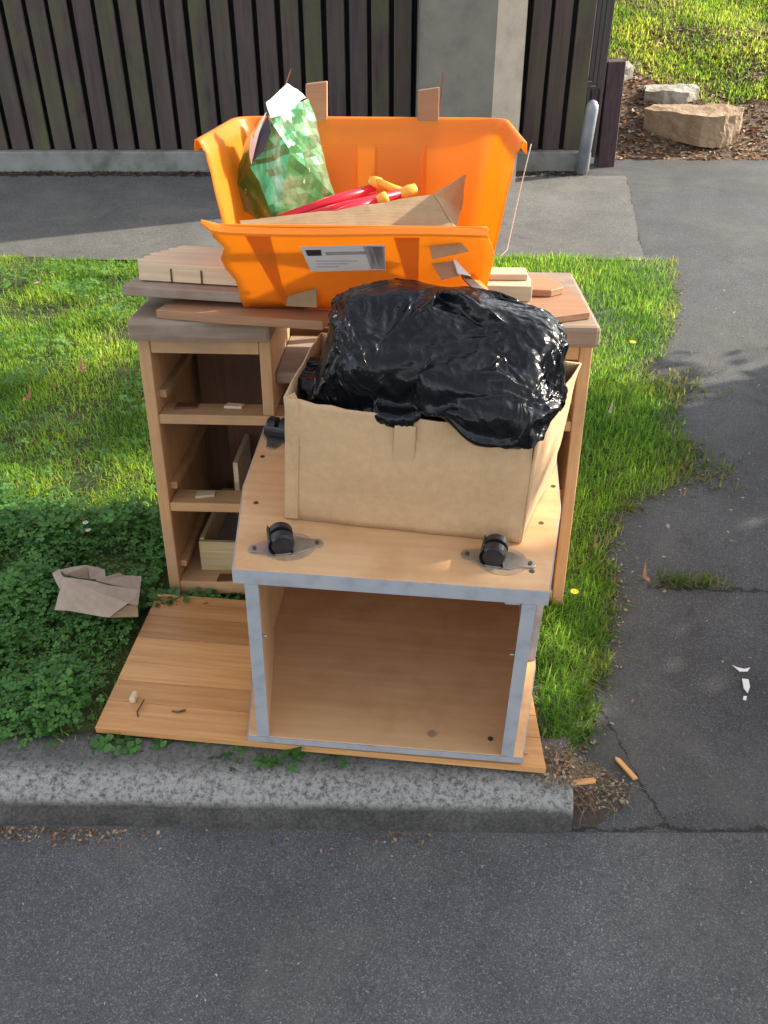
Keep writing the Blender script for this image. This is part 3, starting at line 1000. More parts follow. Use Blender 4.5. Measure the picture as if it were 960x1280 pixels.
# ------------------------------------------------------------------ boards lying on the dressing table
def slab(name, M, mat, pts, z0, z1, label, cat='board', bev=.0015, jit=0, group=None):
    m = MB().prism(pts, 'Z', z0, z1, bev)
    if jit: m.jitter(jit, 9)
    o = m.build(name, mat)
    tag(place(o, M), label, cat, group)
    return o
slab('brown_board', MDI @ RM(-.46, -.045, .7525, -.07), M_brownboard, [(0, .052), (.16, .034), (.38, .012), (.40, .18), (.03, .20)], 0, .020, 'warm brown board lying across the left top of the dressing table', jit=.0015)
slab('thin_brown_board', MDI @ RM(-.54, .05, .790, -.10, 0, .02), M_greytop, [(0, 0), (.42, .004), (.42, .21), (.01, .20)], 0, .022, 'thin dull brown board under the thick pale splintered board')
jag = [(0, 0), (.40, .002), (.40, .17), (.05, .175), (.035, .160), (.048, .150), (.022, .140), (.035, .125), (.010, .112), (.024, .098), (-.004, .085), (.014, .070), (-.008, .058), (.006, .045), (-.012, .03), (.004, .018)]
pb = slab('splintered_board', MDI @ RM(-.51, .09, .8145, -.10, 0, .02), M_palewood, jag, 0, .040, 'thick pale board with a splintered broken end on the pile beside the tub', jit=.001)
for x in (.075, .145):
    MB().box(x, x + .004, -.0012, .01, -.002, .030).build('staple', M_hole, pb)
slab('support_block', MDI @ RM(-.36, .10, .7735, -.07), M_brownboard, [(0, 0), (.2, 0), (.2, .12), (0, .12)], 0, .020, 'short brown board end between the stacked boards on the left')

arc = [(.15 * math.cos(t), .15 * math.sin(t)) for t in np.linspace(0, math.pi / 2, 9)]
rb = [(0, 0), (.135, .06), (.132, .17), (.115, .25), (.09, .275), (.045, .29), (-.1, .29), (-.12, .0)]
slab('rounded_board', MDI @ RM(.368, -.012, .7525, -.0), M_brownboard, rb, 0, .016, 'orange brown board with a rounded corner on the right top')
slab('curved_board', MDI @ RM(.36, .19, .7695, -.05), M_brownboard, [(-.1, -.02), (.07, -.03), (.10, .0), (.095, .05), (.06, .095), (.0, .115), (-.1, .115)], 0, .016, 'curved edged brown board beneath the pale offcuts')
slab('pine_offcut', MDI @ RM(.255, .00, .7700, -.02), M_panel, [(-.05, 0), (.105, .003), (.108, .085), (-.05, .085)], 0, .030, 'reddish pine offcut at the bottom of the small stack beside the tub')
slab('pale_offcut', MDI @ RM(.255, .012, .8005, -.03), M_palewood, [(-.05, 0), (.112, .0), (.106, .03), (.113, .06), (.108, .10), (-.05, .10)], 0, .034, 'pale squared offcut on top of the small stack beside the tub')
slab('pale_batten', MDI @ RM(.255, .05, .835, .0), M_palewood, [(-.05, 0), (.105, .003), (.105, .06), (-.05, .055)], 0, .014, 'thin pale batten lying uppermost on the small stack beside the tub')
# two planks standing behind the tub
def upright(name, px, y, w, h, mat, lab, tilt=0):
    o = MB().prism([(-w / 2, 0), (w / 2, 0), (w / 2, h), (-w / 2, h * .985)], 'Y', 0, .02, .0015).build(name, mat)
    tag(place(o, MDI @ RM(px, y, .752, 0, 0, tilt)), lab, 'plank')
upright('upright_plank', -.135, .386, .05, .452, M_brownboard, 'narrow pinkish plank standing behind the tub beside the green foil bag', .02)
upright('upright_plank', .140, .386, .05, .440, M_brownboard, 'narrow pinkish plank with a rusty nail standing behind the tub before the pole', -.01)
nail = MB().tube([(-.006, .004, -.05), (.0, .002, 0), (.003, 0, .05)], .0015, 5).build('rusty_nail', mottled('rust', (.16, .05, .02), (.25, .09, .04), 40, .8, 0))
tag(place(nail, MDI @ RM(.1655, .392, 1.175)), 'thin rusty nail beside the plank in front of the pole', 'nail')

# ------------------------------------------------------------------ the broken orange tub
MT = MDI @ RM(.0, .03, .774)
tub = empty('storage_tub', MT)
tag(tub, 'broken translucent orange plastic storage tub full of rubbish on the dressing table', 'tub')
TH = .352
def solid(o, th=.003):
    md = o.modifiers.new('shell', 'SOLIDIFY'); md.thickness = th; md.offset = 0
def tub_body():
    # path of the wall at parameter s from front-left round the back to front-right; bottom and top outlines
    def outline(w0, w1, yf, yb, r, n=6):
        pts = []
        for q in range(10): pts.append((-w0 + (w0 - w1) * q / 9, yf + (yb - r - yf) * q / 9))
        for q in range(1, n): a = math.pi - math.pi / 2 * q / n; pts.append((-w1 + r + r * math.cos(a), yb - r + r * math.sin(a)))
        for q in range(13): pts.append((-w1 + r + (2 * w1 - 2 * r) * q / 12, yb))
        for q in range(1, n): a = math.pi / 2 - math.pi / 2 * q / n; pts.append((w1 - r + r * math.cos(a), yb - r + r * math.sin(a)))
        for q in range(10): pts.append((w1 + (w0 - w1) * q / 9, yb - r + (yf - yb + r) * q / 9))
        return pts
    bot = outline(.263, .258, .0, .315, .035)
    top = outline(.312, .305, -.05, .352, .04)
    n = len(bot)
    rows = [0, .04, .12, .25, .4, .55, .7, .82, .90, .935]
    V, F = [], []
    for t in rows:
        for k in range(n):
            x = bot[k][0] + (top[k][0] - bot[k][0]) * t; y = bot[k][1] + (top[k][1] - bot[k][1]) * t
            # jagged broken front edges
            if k in (0, n - 1):
                j = mnoise.noise(Vector((t * 9, k, 3))) * .02 + mnoise.noise(Vector((t * 31, k, 5))) * .012
                y += j + (.05 * max(0, .55 - t) if k == n - 1 else .0)
            V.append((x, y, t * TH))
    # rim: out and down
    for (dz, off) in ((.955, .002), (.985, .006), (1.0, .009), (1.0, .016), (.94, .018)):
        for k in range(n):
            kk = top[k]
            nx, ny = kk[0], (kk[1] - .15) * 1.3
            if k < 10: d = (-1, 0)
            elif k >= n - 10: d = (1, 0)
            else:
                L = math.hypot(nx, ny); d = (nx / L, ny / L) if not (14 < k < n - 15) else (0, 1)
            V.append((kk[0] + d[0] * off, kk[1] + d[1] * off, dz * TH))
    R = len(rows) + 5
    for r in range(R - 1):
        for k in range(n - 1):
            F.append((r * n + k, r * n + k + 1, (r + 1) * n + k + 1, (r + 1) * n + k))
    m = MB(); m.mesh(V, F)
    m.mesh([(x, y, .0) for x, y in bot], [tuple(range(n))])
    o = m.build('tub_wall', M_orange, tub, smooth=True)
    solid(o, .0028)
    return o
tub_body()
# raised panel pressed into the back wall
def backpt(x, t, out=0.0):
    y = .315 + (.352 - .315) * t
    return (x, y - out, t * TH)
for (xa, xb) in ((-.20, -.03), (.01, .135)):
    m = MB()
    q = [backpt(xa, .18, .001), backpt(xb, .18, .001), backpt(xb, .84, .001), backpt(xa, .84, .001)]
    i = [backpt(xa + .008, .20, .007), backpt(xb - .008, .20, .007), backpt(xb - .008, .82, .007), backpt(xa + .008, .82, .007)]
    m.mesh(q + i, [(4, 5, 6, 7), (0, 1, 5, 4), (1, 2, 6, 5), (2, 3, 7, 6), (3, 0, 4, 7)])
    m.build('pressed_panel', M_orange, tub)

def front_wall():
    phi = rad(43)
    L = .305
    nx, nt_ = 27, 9
    V, F = [], []
    def P(x, t, out=0.0):
        tt = t * L
        # the wall bulges: near the right end it stays more upright, joined to the side wall
        kx = smooth01(.10, .27, x) * .35
        ph = phi * (1 - kx * (1 - t))
        return (x, -.004 - tt * math.sin(ph) - out * math.cos(ph), tt * math.cos(ph) - out * math.sin(ph) + .001)
    for j in range(nt_):
        t = j / (nt_ - 1)
        xl = -.262 - .012 * t + mnoise.noise(Vector((t * 6, 1, 2))) * .02 + mnoise.noise(Vector((t * 23, 4, 2))) * .010
        xr = .262 + .022 * t - .035 * smooth01(.55, 1, t)
        for i in range(nx):
            V.append(P(xl + (xr - xl) * i / (nx - 1), t))
    for (t, out) in ((.965, .014), (.985, .024), (.93, .027)):
        pass
    for j in range(nt_ - 1):
        for i in range(nx - 1):
            F.append((j * nx + i, j * nx + i + 1, (j + 1) * nx + i + 1, (j + 1) * nx + i))
    m = MB(); m.mesh(V, F)
    o = m.build('front_wall', M_orange, tub, smooth=True); solid(o, .003)
    # rim lip of the broken wall, sticking out past its left end
    V, F = [], []
    xs = np.linspace(-.292, .252, 30)
    prof = [(.975, -.0005), (.988, .001), (.995, .005), (.993, .017), (.980, .019)]
    for x in xs:
        dz = .010 * max(0, -x - .25) / .05
        dw = .35 if x < -.282 else 1
        for (t, out) in prof:
            p = P(x, t, out * dw)
            V.append((p[0], p[1], p[2] + dz + .002 * math.sin(x * 13)))
    n = len(prof)
    for i in range(len(xs) - 1):
        for k in range(n - 1):
            F.append((i * n + k, (i + 1) * n + k, (i + 1) * n + k + 1, i * n + k + 1))
    m = MB(); m.mesh(V, F)
    r = m.build('broken_rim', M_orange, tub, smooth=False); solid(r, .003)
    # sticker
    def quad(name, xa, xb, ta, tb, out, mat, parent, skew=0.0):
        V = [P(xa, ta, out), P(xb, ta + skew, out), P(xb, tb + skew, out), P(xa - (tb - ta) * .05, tb, out)]
        return MB().sheet(V, .0004).build(name, mat, parent)
    st = quad('label_sticker', -.098, .055, .50, .79, .0045, M_white, tub, .035)
    quad('black_print', -.099, -.071, .69, .755, .0053, M_ink, st, .006)
    quad('print_line', -.062, .018, .70, .735, .0053, M_greyink, st, .018)
    for k in range(3):
        quad('print_line', -.085 + .0, -.04 + .02 * k, .56 + .035 * k, .567 + .035 * k, .0053, M_greyink, st, .006)
    xb = .026
    for w in (.0045, .002, .006, .0025, .004, .002):
        quad('barcode_bar', xb, xb + w, .515 + .03, .775 + .03, .0053, M_greyink, st, .001)
        xb += w + .0014
    for xr in (-.172, .115):
        quad('moulded_rib', xr, xr + .007, .06, .90, .0042, M_orange, o)
    return P
FP = front_wall()

# ------------------------------------------------------------------ rubbish in the tub (world space points)
CAM = Vector((0, 0, 1.7))
def wpt(px, py, y):
    """a point of the place whose distance y is known"""
    u, v = (px - 480) / 1150, (py - 640) / 1150
    cp, sp = math.cos(rad(36)), math.sin(rad(36))
    d = Vector((u, cp - v * sp, -sp - v * cp))
    return CAM + d * (y / d.y)

def thin(name, pts, faces, mat, parent=None, th=.0025, crease=0.0, cuts=4):
    m = MB(); m.mesh(pts, faces)
    if crease:
        bm = m.bm
        bmesh.ops.triangulate(bm, faces=bm.faces)
        bmesh.ops.subdivide_edges(bm, edges=bm.edges, cuts=cuts, use_grid_fill=True)
        for v in bm.verts:
            p = v.co + (parent.location if parent else Vector())
            v.co += mnoise.noise_vector(p * 22) * crease + mnoise.noise_vector(p * 60) * crease * .45
    o = m.build(name, mat, parent)
    solid(o, th)
    return o
# green foil gift bag: a creased pyramid
W = wpt
fb = empty('foil_gift_bag', Matrix.Translation(W(345, 270, 2.08)))
tag(fb, 'shiny green foil gift bag crumpled into a point inside the orange tub', 'gift bag')
inv = fb.matrix_world.inverted()
def wl(px, py, y): return inv @ W(px, py, y)
ridge_t, mid = wl(337, 148, 2.06), wl(365, 192, 2.08)
bl, br = wl(343, 275, 2.03), wl(420, 246, 2.20)
tr_, rt = wl(386, 124, 2.22), wl(402, 185, 2.22)
lf, lb = wl(314, 207, 2.05), wl(289, 252, 2.14)
lt = wl(308, 170, 2.16)
bk = wl(350, 250, 2.32)
tp = wl(362, 128, 2.13)
lb2 = wl(318, 272, 2.10)
thin('foil_body', [ridge_t, tp, tr_, mid, rt, br, bl, lf, lb, lt, bk, lb2],
     [(0, 3, 1), (1, 3, 4), (1, 4, 2), (3, 5, 4), (3, 6, 5), (0, 7, 3), (7, 6, 3), (7, 11, 6), (7, 8, 11), (9, 8, 7), (9, 7, 0), (2, 4, 10), (4, 5, 10), (9, 10, 8)], M_foil, fb, .0015, .006, 6)
thin('white_top_flap', [wl(333, 128, 2.062), wl(358, 104, 2.10), wl(372, 112, 2.13), wl(381, 122, 2.15), wl(352, 143, 2.07), wl(338, 146, 2.055)], [(0, 1, 2, 3, 4, 5)], M_white, fb, .002, .003, 4)
thin('navy_inside', [wl(335, 142, 2.05), wl(339, 165, 2.045), wl(330, 188, 2.04), wl(315, 203, 2.045), wl(322, 172, 2.05)], [(0, 1, 2, 3, 4)], M_navy, fb, .001)
thin('white_edge', [wl(333, 140, 2.055), wl(324, 165, 2.042), wl(314, 205, 2.04), wl(312, 190, 2.05), wl(314, 168, 2.06)], [(0, 1, 2, 3, 4)], M_white, fb, .001)
thin('orange_strip', [wl(326, 148, 2.057), wl(315, 168, 2.053), wl(316, 174, 2.05), wl(322, 160, 2.052)], [(0, 1, 2, 3)], M_yellow, fb, .001)
tw = MB().tube([W(357, 107, 2.12), W(360, 97, 2.125), W(364, 86, 2.13)], [.0016, .0014, .0008], 5).build('twig', mottled('twig_brown', (.22, .09, .04), (.3, .13, .06), 30, .8, 0))
tag(tw, 'thin brown twig sticking up from the foil bag', 'twig')

# red plastic sticks with yellow ends
def stick(a, b_, c, r, lab, tipm=True):
    pts = [Vector(a), (Vector(a) * .5 + Vector(b_) * .5) + Vector((0, 0, .004)), Vector(b_)]
    e = empty('toy_stick', Matrix.Translation(pts[0]))
    tag(e, lab, 'toy')
    rel = [p - pts[0] for p in pts]
    MB().tube(rel, r, 10).build('red_rod', M_red, e, smooth=True)
    if tipm:
        t = [p - pts[0] for p in (Vector(b_), Vector(c))]
        d = (t[1] - t[0])
        MB().tube([t[0] - d * .05, t[0] + d * .5, t[1], t[1] + d * .08], [r * .95, r * 1.35, r * 1.3, r * .5], 10).build('yellow_tip', M_yellow, e, smooth=True)
stick(W(350, 275, 1.98), W(468, 236, 2.06), W(470, 222, 2.07), .0115, 'red plastic toy rod with a pale orange end standing highest in the tub')
stick(W(358, 280, 1.95), W(500, 243, 2.02), W(520, 238, 2.03), .0115, 'red plastic toy rod lying along the cardboard flap in the tub')
stick(W(400, 276, 1.94), W(472, 252, 1.99), W(484, 246, 1.99), .010, 'short red plastic rod with a small yellow knob in the tub')
stick(W(430, 262, 2.03), W(520, 248, 2.10), W(478, 220, 2.10), .0125, 'thick red plastic rod behind the others in the tub', False)
cy = MB().tube([W(470, 226, 2.06), W(492, 236, 2.05), W(516, 244, 2.05)], [.008, .009, .009], 10).build('plastic_toy', M_yellow, smooth=True)
tag(cy, 'bent orange yellow plastic handle between the red rods', 'toy')

# cardboard in and around the tub
cs = empty('torn_carton', Matrix.Translation(W(430, 290, 1.90)))
tag(cs, 'torn brown cardboard carton flap resting on the broken tub rim', 'cardboard')
inv = cs.matrix_world.inverted()
thin('front_flap', [wl(299, 277, 1.86), wl(420, 263, 1.86), wl(541, 243, 1.90), wl(568, 288, 1.83), wl(430, 292, 1.80), wl(303, 288, 1.82)], [(0, 1, 2, 3, 4, 5)], M_card2, cs, .004, .0025, 5)
thin('side_flap', [wl(541, 242, 1.905), wl(582, 218, 2.06), wl(576, 262, 2.0), wl(568, 287, 1.835)], [(0, 1, 2, 3)], M_card2, cs, .004, .0025, 5)
sc1 = thin('card_scrap', [W(536, 300, 1.765), W(570, 297, 1.765), W(586, 314, 1.755), W(540, 324, 1.745)], [(0, 1, 2, 3)], M_card2, None, .004)
tag(sc1, 'small brown card scrap poking out of the crack in the tub front', 'card scrap')
sc2 = thin('card_scrap', [W(362, 347, 1.88), W(396, 358, 1.86), W(396, 384, 1.86), W(358, 382, 1.885)], [(0, 1, 2, 3)], M_card2, None, .004)
tag(sc2, 'brown card scrap between the tub and the black bag', 'card scrap')
# plastic shards in the crack
def shard(pts, mat, lab, name='plastic_shard'):
    o = thin(name, [W(*p) for p in pts], [tuple(range(len(pts)))], mat, None, .002)
    tag(o, lab, 'shard')
shard([(538, 327, 1.80), (566, 326, 1.80), (574, 345, 1.79), (552, 350, 1.78)], M_brownboard, 'reddish brown broken piece under the card scrap')
shard([(566, 322, 1.80), (578, 336, 1.80), (588, 345, 1.79), (572, 342, 1.785)], M_white, 'small white plastic shard by the crack in the tub')
shard([(574, 335, 1.82), (606, 362, 1.80), (590, 360, 1.78), (578, 348, 1.78)], M_black, 'black plastic shard between the tub and the bag')
shard([(590, 340, 1.84), (611, 363, 1.82), (606, 366, 1.80), (588, 352, 1.80)], M_orange, 'narrow orange shard beside the black one')
stp = MB().tube([W(664, 180, 2.05), W(652, 230, 2.06), W(641, 280, 2.07), (W(634, 312, 2.07)), W(626, 320, 2.04)], .0009, 5).build('plastic_strap', M_strap, smooth=True)
tag(stp, 'thin clear plastic strap hanging down beside the tub', 'strap')

# ------------------------------------------------------------------ television cabinet standing upside down
MC = RM(0, 1.286, .132, -.087, -.021, .019)
M_inshade = wood('brown_inner_shade', (.36, .22, .12), (.27, .155, .08), 'X', .5, .6)  # darker than the maple: the shade inside the cabinet is in this brown
cab = empty('castor_cabinet', MC)
tag(cab, 'upside down maple television cabinet with grey edging and castors on top', 'cabinet')
HT = .472
OUT = [(-.294, 0), (.294, 0), (.333, .275), (.338, .54), (-.338, .54), (-.333, .275)]
def inset(p, d):
    return [(x - math.copysign(d, x), y + (d if y < .1 else -d if y > .5 else 0)) for x, y in p]
def edged(name, z0, z1):
    o = MB().prism(inset(OUT, .0022), 'Z', z0, z1, .001).build(name, M_maple, cab)
    m = MB()
    n = len(OUT)
    q = inset(OUT, .0018)
    V = [(x, y, z0 + .001) for x, y in OUT] + [(x, y, z1 - .001) for x, y in OUT] + [(x, y, z0 + .001) for x, y in q] + [(x, y, z1 - .001) for x, y in q]
    F = []
    for i in range(n):
        j = (i + 1) % n
        F += [(i, j, n + j, n + i), (i, 2 * n + i, 2 * n + j, j), (n + i, n + j, 3 * n + j, 3 * n + i), (2 * n + i, 3 * n + i, 3 * n + j, 2 * n + j)]
    m.mesh(V, F)
    m.build('edging', M_greyedge, o)
    return o
base = edged('base_board', HT - .034, HT)
edged('top_board', 0, .018)
for s in (-1, 1):
    q = [(s * .272, .004), (s * .2475, .004), (s * .289, .292), (s * .3135, .292)]
    p = MB().prism(q, 'Z', .0185, HT - .0345, .001).build('side_panel', M_maple, cab)
    a, c = sorted((s * .272, s * .2475))
    MB().box(a - .0008, c + .0008, .001, .0038, .0185, HT - .0345, .0005).build('edging', M_greyedge, p)
    a, c = sorted((s * .331, s * .300))
    p = MB().box(a, c, .300, .525, .0185, HT - .0345, .001).build('rear_side_panel', M_maple, cab)
    MB().box(a - .0008, c + .0008, .296, .2998, .0185, HT - .0345, .0005).build('edging', M_greyedge, p)
    mp_ = MB().tube([(s * .2472, .012, .30), (s * .238, .012, .30)], .0028, 8).build('shelf_pin', M_steel, cab)
MB().box(-.2995, .2995, .515, .530, .0185, HT - .0345).build('back_panel', M_inshade, cab)
for y_ in (.04,):
    MB().box(-.21, -.155, .022, .05, HT - .048, HT - .0345, .003).build('bracket', M_greyedge, cab)
    MB().box(.215, .246, .006, .03, HT - .044, HT - .0345, .002).build('bracket', M_greyedge, cab)
# star knob under the base board
m = MB()
for q in range(5):
    t = q * 2 * math.pi / 5
    m.box(-.005, .005, 0, .018, -.014, 0, .002, M=Matrix.Translation((-.16, .055, HT - .048)) @ Matrix.Rotation(t, 4, 'Z'))
m.tube([(-.16, .055, HT - .034), (-.16, .055, HT - .064)], .008, 10)
m.build('star_knob', M_black, cab)
MB().tube([(-.075, .05, HT - .0345), (-.075, .05, HT - .042)], .008, 10).build('bolt_cap', M_black, cab)
MB().tube([(.215, .06, HT - .0345), (.215, .06, HT - .046)], .007, 10).build('bolt_cap', M_black, cab)
MB().tube([(.10, .045, .0182), (.10, .045, .0195)], .010, 14).build('plug_mark', M_pocket, cab)
MB().tube([(.225, .045, .0182), (.225, .045, .0195)], .006, 12).build('plug_mark', M_hole, cab)
# screw heads in the base board
for (x, y) in ((-.266, .062), (-.293, .22), (-.315, .40), (.263, .056), (.289, .216), (.322, .355), (.318, .46), (.312, .475)):
    MB().tube([(x, y, HT - .001), (x, y, HT + .0006)], .0055 if y < .45 else .004, 12).build('screw', M_hole, base)

def castor(x, y, yaw, name='castor'):
    c = empty(name, Matrix.Identity(4)); c.parent = cab
    c.matrix_parent_inverse = Matrix.Identity(4)
    c.matrix_local = Matrix.Translation((x, y, HT)) @ Matrix.Rotation(yaw, 4, 'Z') @ Matrix.Diagonal((1.0, 1.22, .95, 1))
    # oval pocket and plate with two screw lugs
    def ell(rx, ry, n=24, cx=0): return [(cx + rx * math.cos(t), ry * math.sin(t)) for t in [2 * math.pi * i / n for i in range(n)]]
    MB().prism(ell(.050, .037, cx=.008), 'Z', .0002, .0010).build('pocket', M_pocket, c)
    pts = [(-.066, -.009), (-.045, -.013), (-.025, -.022), (.025, -.022), (.045, -.012), (.070, -.009), (.074, 0), (.070, .009), (.045, .012), (.025, .022), (-.025, .022), (-.045, .013), (-.066, .009), (-.070, 0)]
    MB().prism(pts, 'Z', .0014, .0042, .0006).build('plate', M_steel, c)
    for s in (-.058, .062):
        MB().tube([(s, 0, .004), (s, 0, .0062)], .0042, 10).build('plate_screw', M_hole, c)
    # twin wheels with a hood
    R0 = .0235
    cx, cz = -.006, .024
    for s in (-1, 1):
        a, b2 = s * .0045, s * .0215
        m = MB()
        m.tube([(cx, a, cz), (cx, a + s * .0001, cz), (cx, b2 - s * .004, cz), (cx, b2, cz), (cx, b2 + s * .001, cz)], [R0 * .5, R0, R0, R0 * .86, R0 * .3], 28)
        m.build('wheel', M_black, c, smooth=False)
    # hood: partial drum between/over the wheels
    V, F = [], []
    n = 14
    for i in range(n + 1):
        t = rad(150) + rad(170) * i / n
        for (r, yy_) in ((R0 + .003, -.023), (R0 + .003, .023), (R0 - .004, .004), (R0 - .004, -.004)):
            V.append((cx + r * math.cos(t), yy_, cz + r * math.sin(t)))
    for i in range(n):
        for k_ in range(4):
            F.append((i * 4 + k_, i * 4 + (k_ + 1) % 4, (i + 1) * 4 + (k_ + 1) % 4, (i + 1) * 4 + k_))
    m = MB(); m.mesh(V, F + [(0, 1, 2, 3), (n * 4 + 3, n * 4 + 2, n * 4 + 1, n * 4)])
    m.build('hood', M_black, c)
    MB().tube([(-.006, 0, .003), (-.006, 0, .016)], .010, 12).build('stem', M_steel, c)
    return c
castor(-.208, .078, rad(35) - rad(20))
castor(.199, .084, rad(-8), 'castor')
castor(-.292, .500, rad(80))
castor(.262, .500, rad(40))

# ------------------------------------------------------------------ pine panel lying on the grass
MPN = RM(-.637, 1.36, .108, -.110, .003, .004)
pn = empty('wooden_panel', MPN)
tag(pn, 'varnished pine panel of glued planks lying flat under the upside down cabinet', 'panel')
ys = [0, .082, .145, .205, .288, .368, .45]
for i in range(6):
    a, c = ys[i], ys[i + 1]
    r0, r1 = .985 - .055 * a / .45, .985 - .055 * c / .45
    MB().prism([(0, a + .0004), (r0, a + .0004), (r1, c - .0004), (0, c - .0004)], 'Z', 0, .017, .0008).build('plank', M_panel, pn)
def bent(pts, lab_parent, r=.0018, mat=None):
    MB().tube(pts, r, 6).build('bent_nail', mat or M_hole, lab_parent)
bent([(.045, .425, .016), (.05, .42, .024), (.068, .435, .026), (.075, .45, .030)], pn)
bent([(.085, .04, .016), (.08, .05, .022), (.085, .085, .024)], pn)
bent([(.155, .065, .017), (.17, .062, .020), (.185, .07, .0195)], pn, .0022)
MB().prism([(-.007, -.012), (.006, -.010), (.007, .012), (-.005, .014)], 'Z', .0172, .034, .002).build('dowel_stub', M_palewood, pn).location = (.06, .088, 0)
MB().tube([(.945, .04, .0165), (.945, .04, .0195)], .008, 10).build('plug', M_pine, pn)

# ------------------------------------------------------------------ cardboard box with the black bag
# squashed carton: bottom and top corners FL, FR, BR, BL (world)
BZ = .600
def cl(x, y): return MC @ Vector((x, y, HT + .002))
bFL, bFR, bBR, bBL = cl(-.223, .171), cl(.245, .141), cl(.325, .42), cl(-.165, .46)
tFL = Vector((-.180, 1.478, .884)); tFR = Vector((.268, 1.400, .872)); tBR = Vector((.385, 1.63, .876)); tBL = Vector((-.13, 1.75, .884))
bx = empty('cardboard_box', Matrix.Translation(bFL))
tag(bx, 'open squashed brown cardboard box holding the black bag on the cabinet', 'box')
o0 = bFL.copy()
def wall(name, p, q, r, s, mat, parent, bulge, nrm, n=12, th=.0032, top=None):
    """grid panel p(bottom a) q(bottom b) r(top b) s(top a)"""
    V, F = [], []
    for j in range(n + 1):
        for i in range(n + 1):
            u, v = i / n, j / n
            P = p.lerp(q, u).lerp(s.lerp(r, u), v) - o0
            k = 16 * u * (1 - u) * v * (1 - v)
            P = P + nrm * (bulge * k + .0065 * mnoise.noise(Vector((u * 3, v * 3, bulge * 100))) + .002 * mnoise.noise(Vector((u * 9, v * 9, bulge * 100))))
            if j == n and top: P.z += top(u)
            V.append(P)
    for j in range(n):
        for i in range(n):
            a = j * (n + 1) + i
            F.append((a, a + 1, a + n + 2, a + n + 1))
    m = MB(); m.mesh(V, F)
    o = m.build(name, mat, parent, smooth=True); solid(o, th)
    return o
fn = Vector((-.15, -.99, 0))
wall('front_panel', bFL, bFR, tFR, tFL, M_card, bx, .010, fn, 16, top=lambda u: -.014 * math.sin(u * math.pi) - .008 * smooth01(.55, .8, u) + .002 * math.sin(u * 40))
wall('right_panel', bFR, bBR, tBR, tFR, M_card, bx, .008, Vector((.97, -.25, 0)), 12)
wall('back_panel', bBR, bBL, tBL, tBR, M_card, bx, .006, Vector((.1, 1, 0)), 8)
wall('left_panel', bBL, bFL, tFL, tBL, M_card, bx, .006, Vector((-1, 0, 0)), 8)
m = MB(); m.sheet([bFL - o0 + Vector((0, 0, .003)), bFR - o0 + Vector((0, 0, .003)), bBR - o0 + Vector((0, 0, .003)), bBL - o0 + Vector((0, 0, .003))], .003); m.build('bottom_panel', M_card2, bx)
# creased left front corner turned in, and strip of parcel tape down the front
def fpt(u, v, out):
    P = bFL.lerp(bFR, u).lerp(tFL.lerp(tFR, u), v) - o0
    k = 16 * u * (1 - u) * v * (1 - v)
    return P + fn * (.010 * k + out)
V, F = [], []
for j in range(11):
    v = .60 + .30 * j / 10
    for u in (.45, .535): V.append(fpt(u + .002 * math.sin(j * 2), v, .0026))
for j in range(10): F.append((j * 2, j * 2 + 1, j * 2 + 3, j * 2 + 2))
m = MB(); m.mesh(V, F); tp_ = m.build('tape_strip', M_tape, bx); solid(tp_, .0004)
thin('corner_flap', [fpt(.0, .02, .004), fpt(.055, .02, .003), fpt(.06, .97, .003), fpt(.035, 1.03, -.006), fpt(.0, 1.0, -.002)], [(0, 1, 2, 3, 4)], M_card, bx, .003)

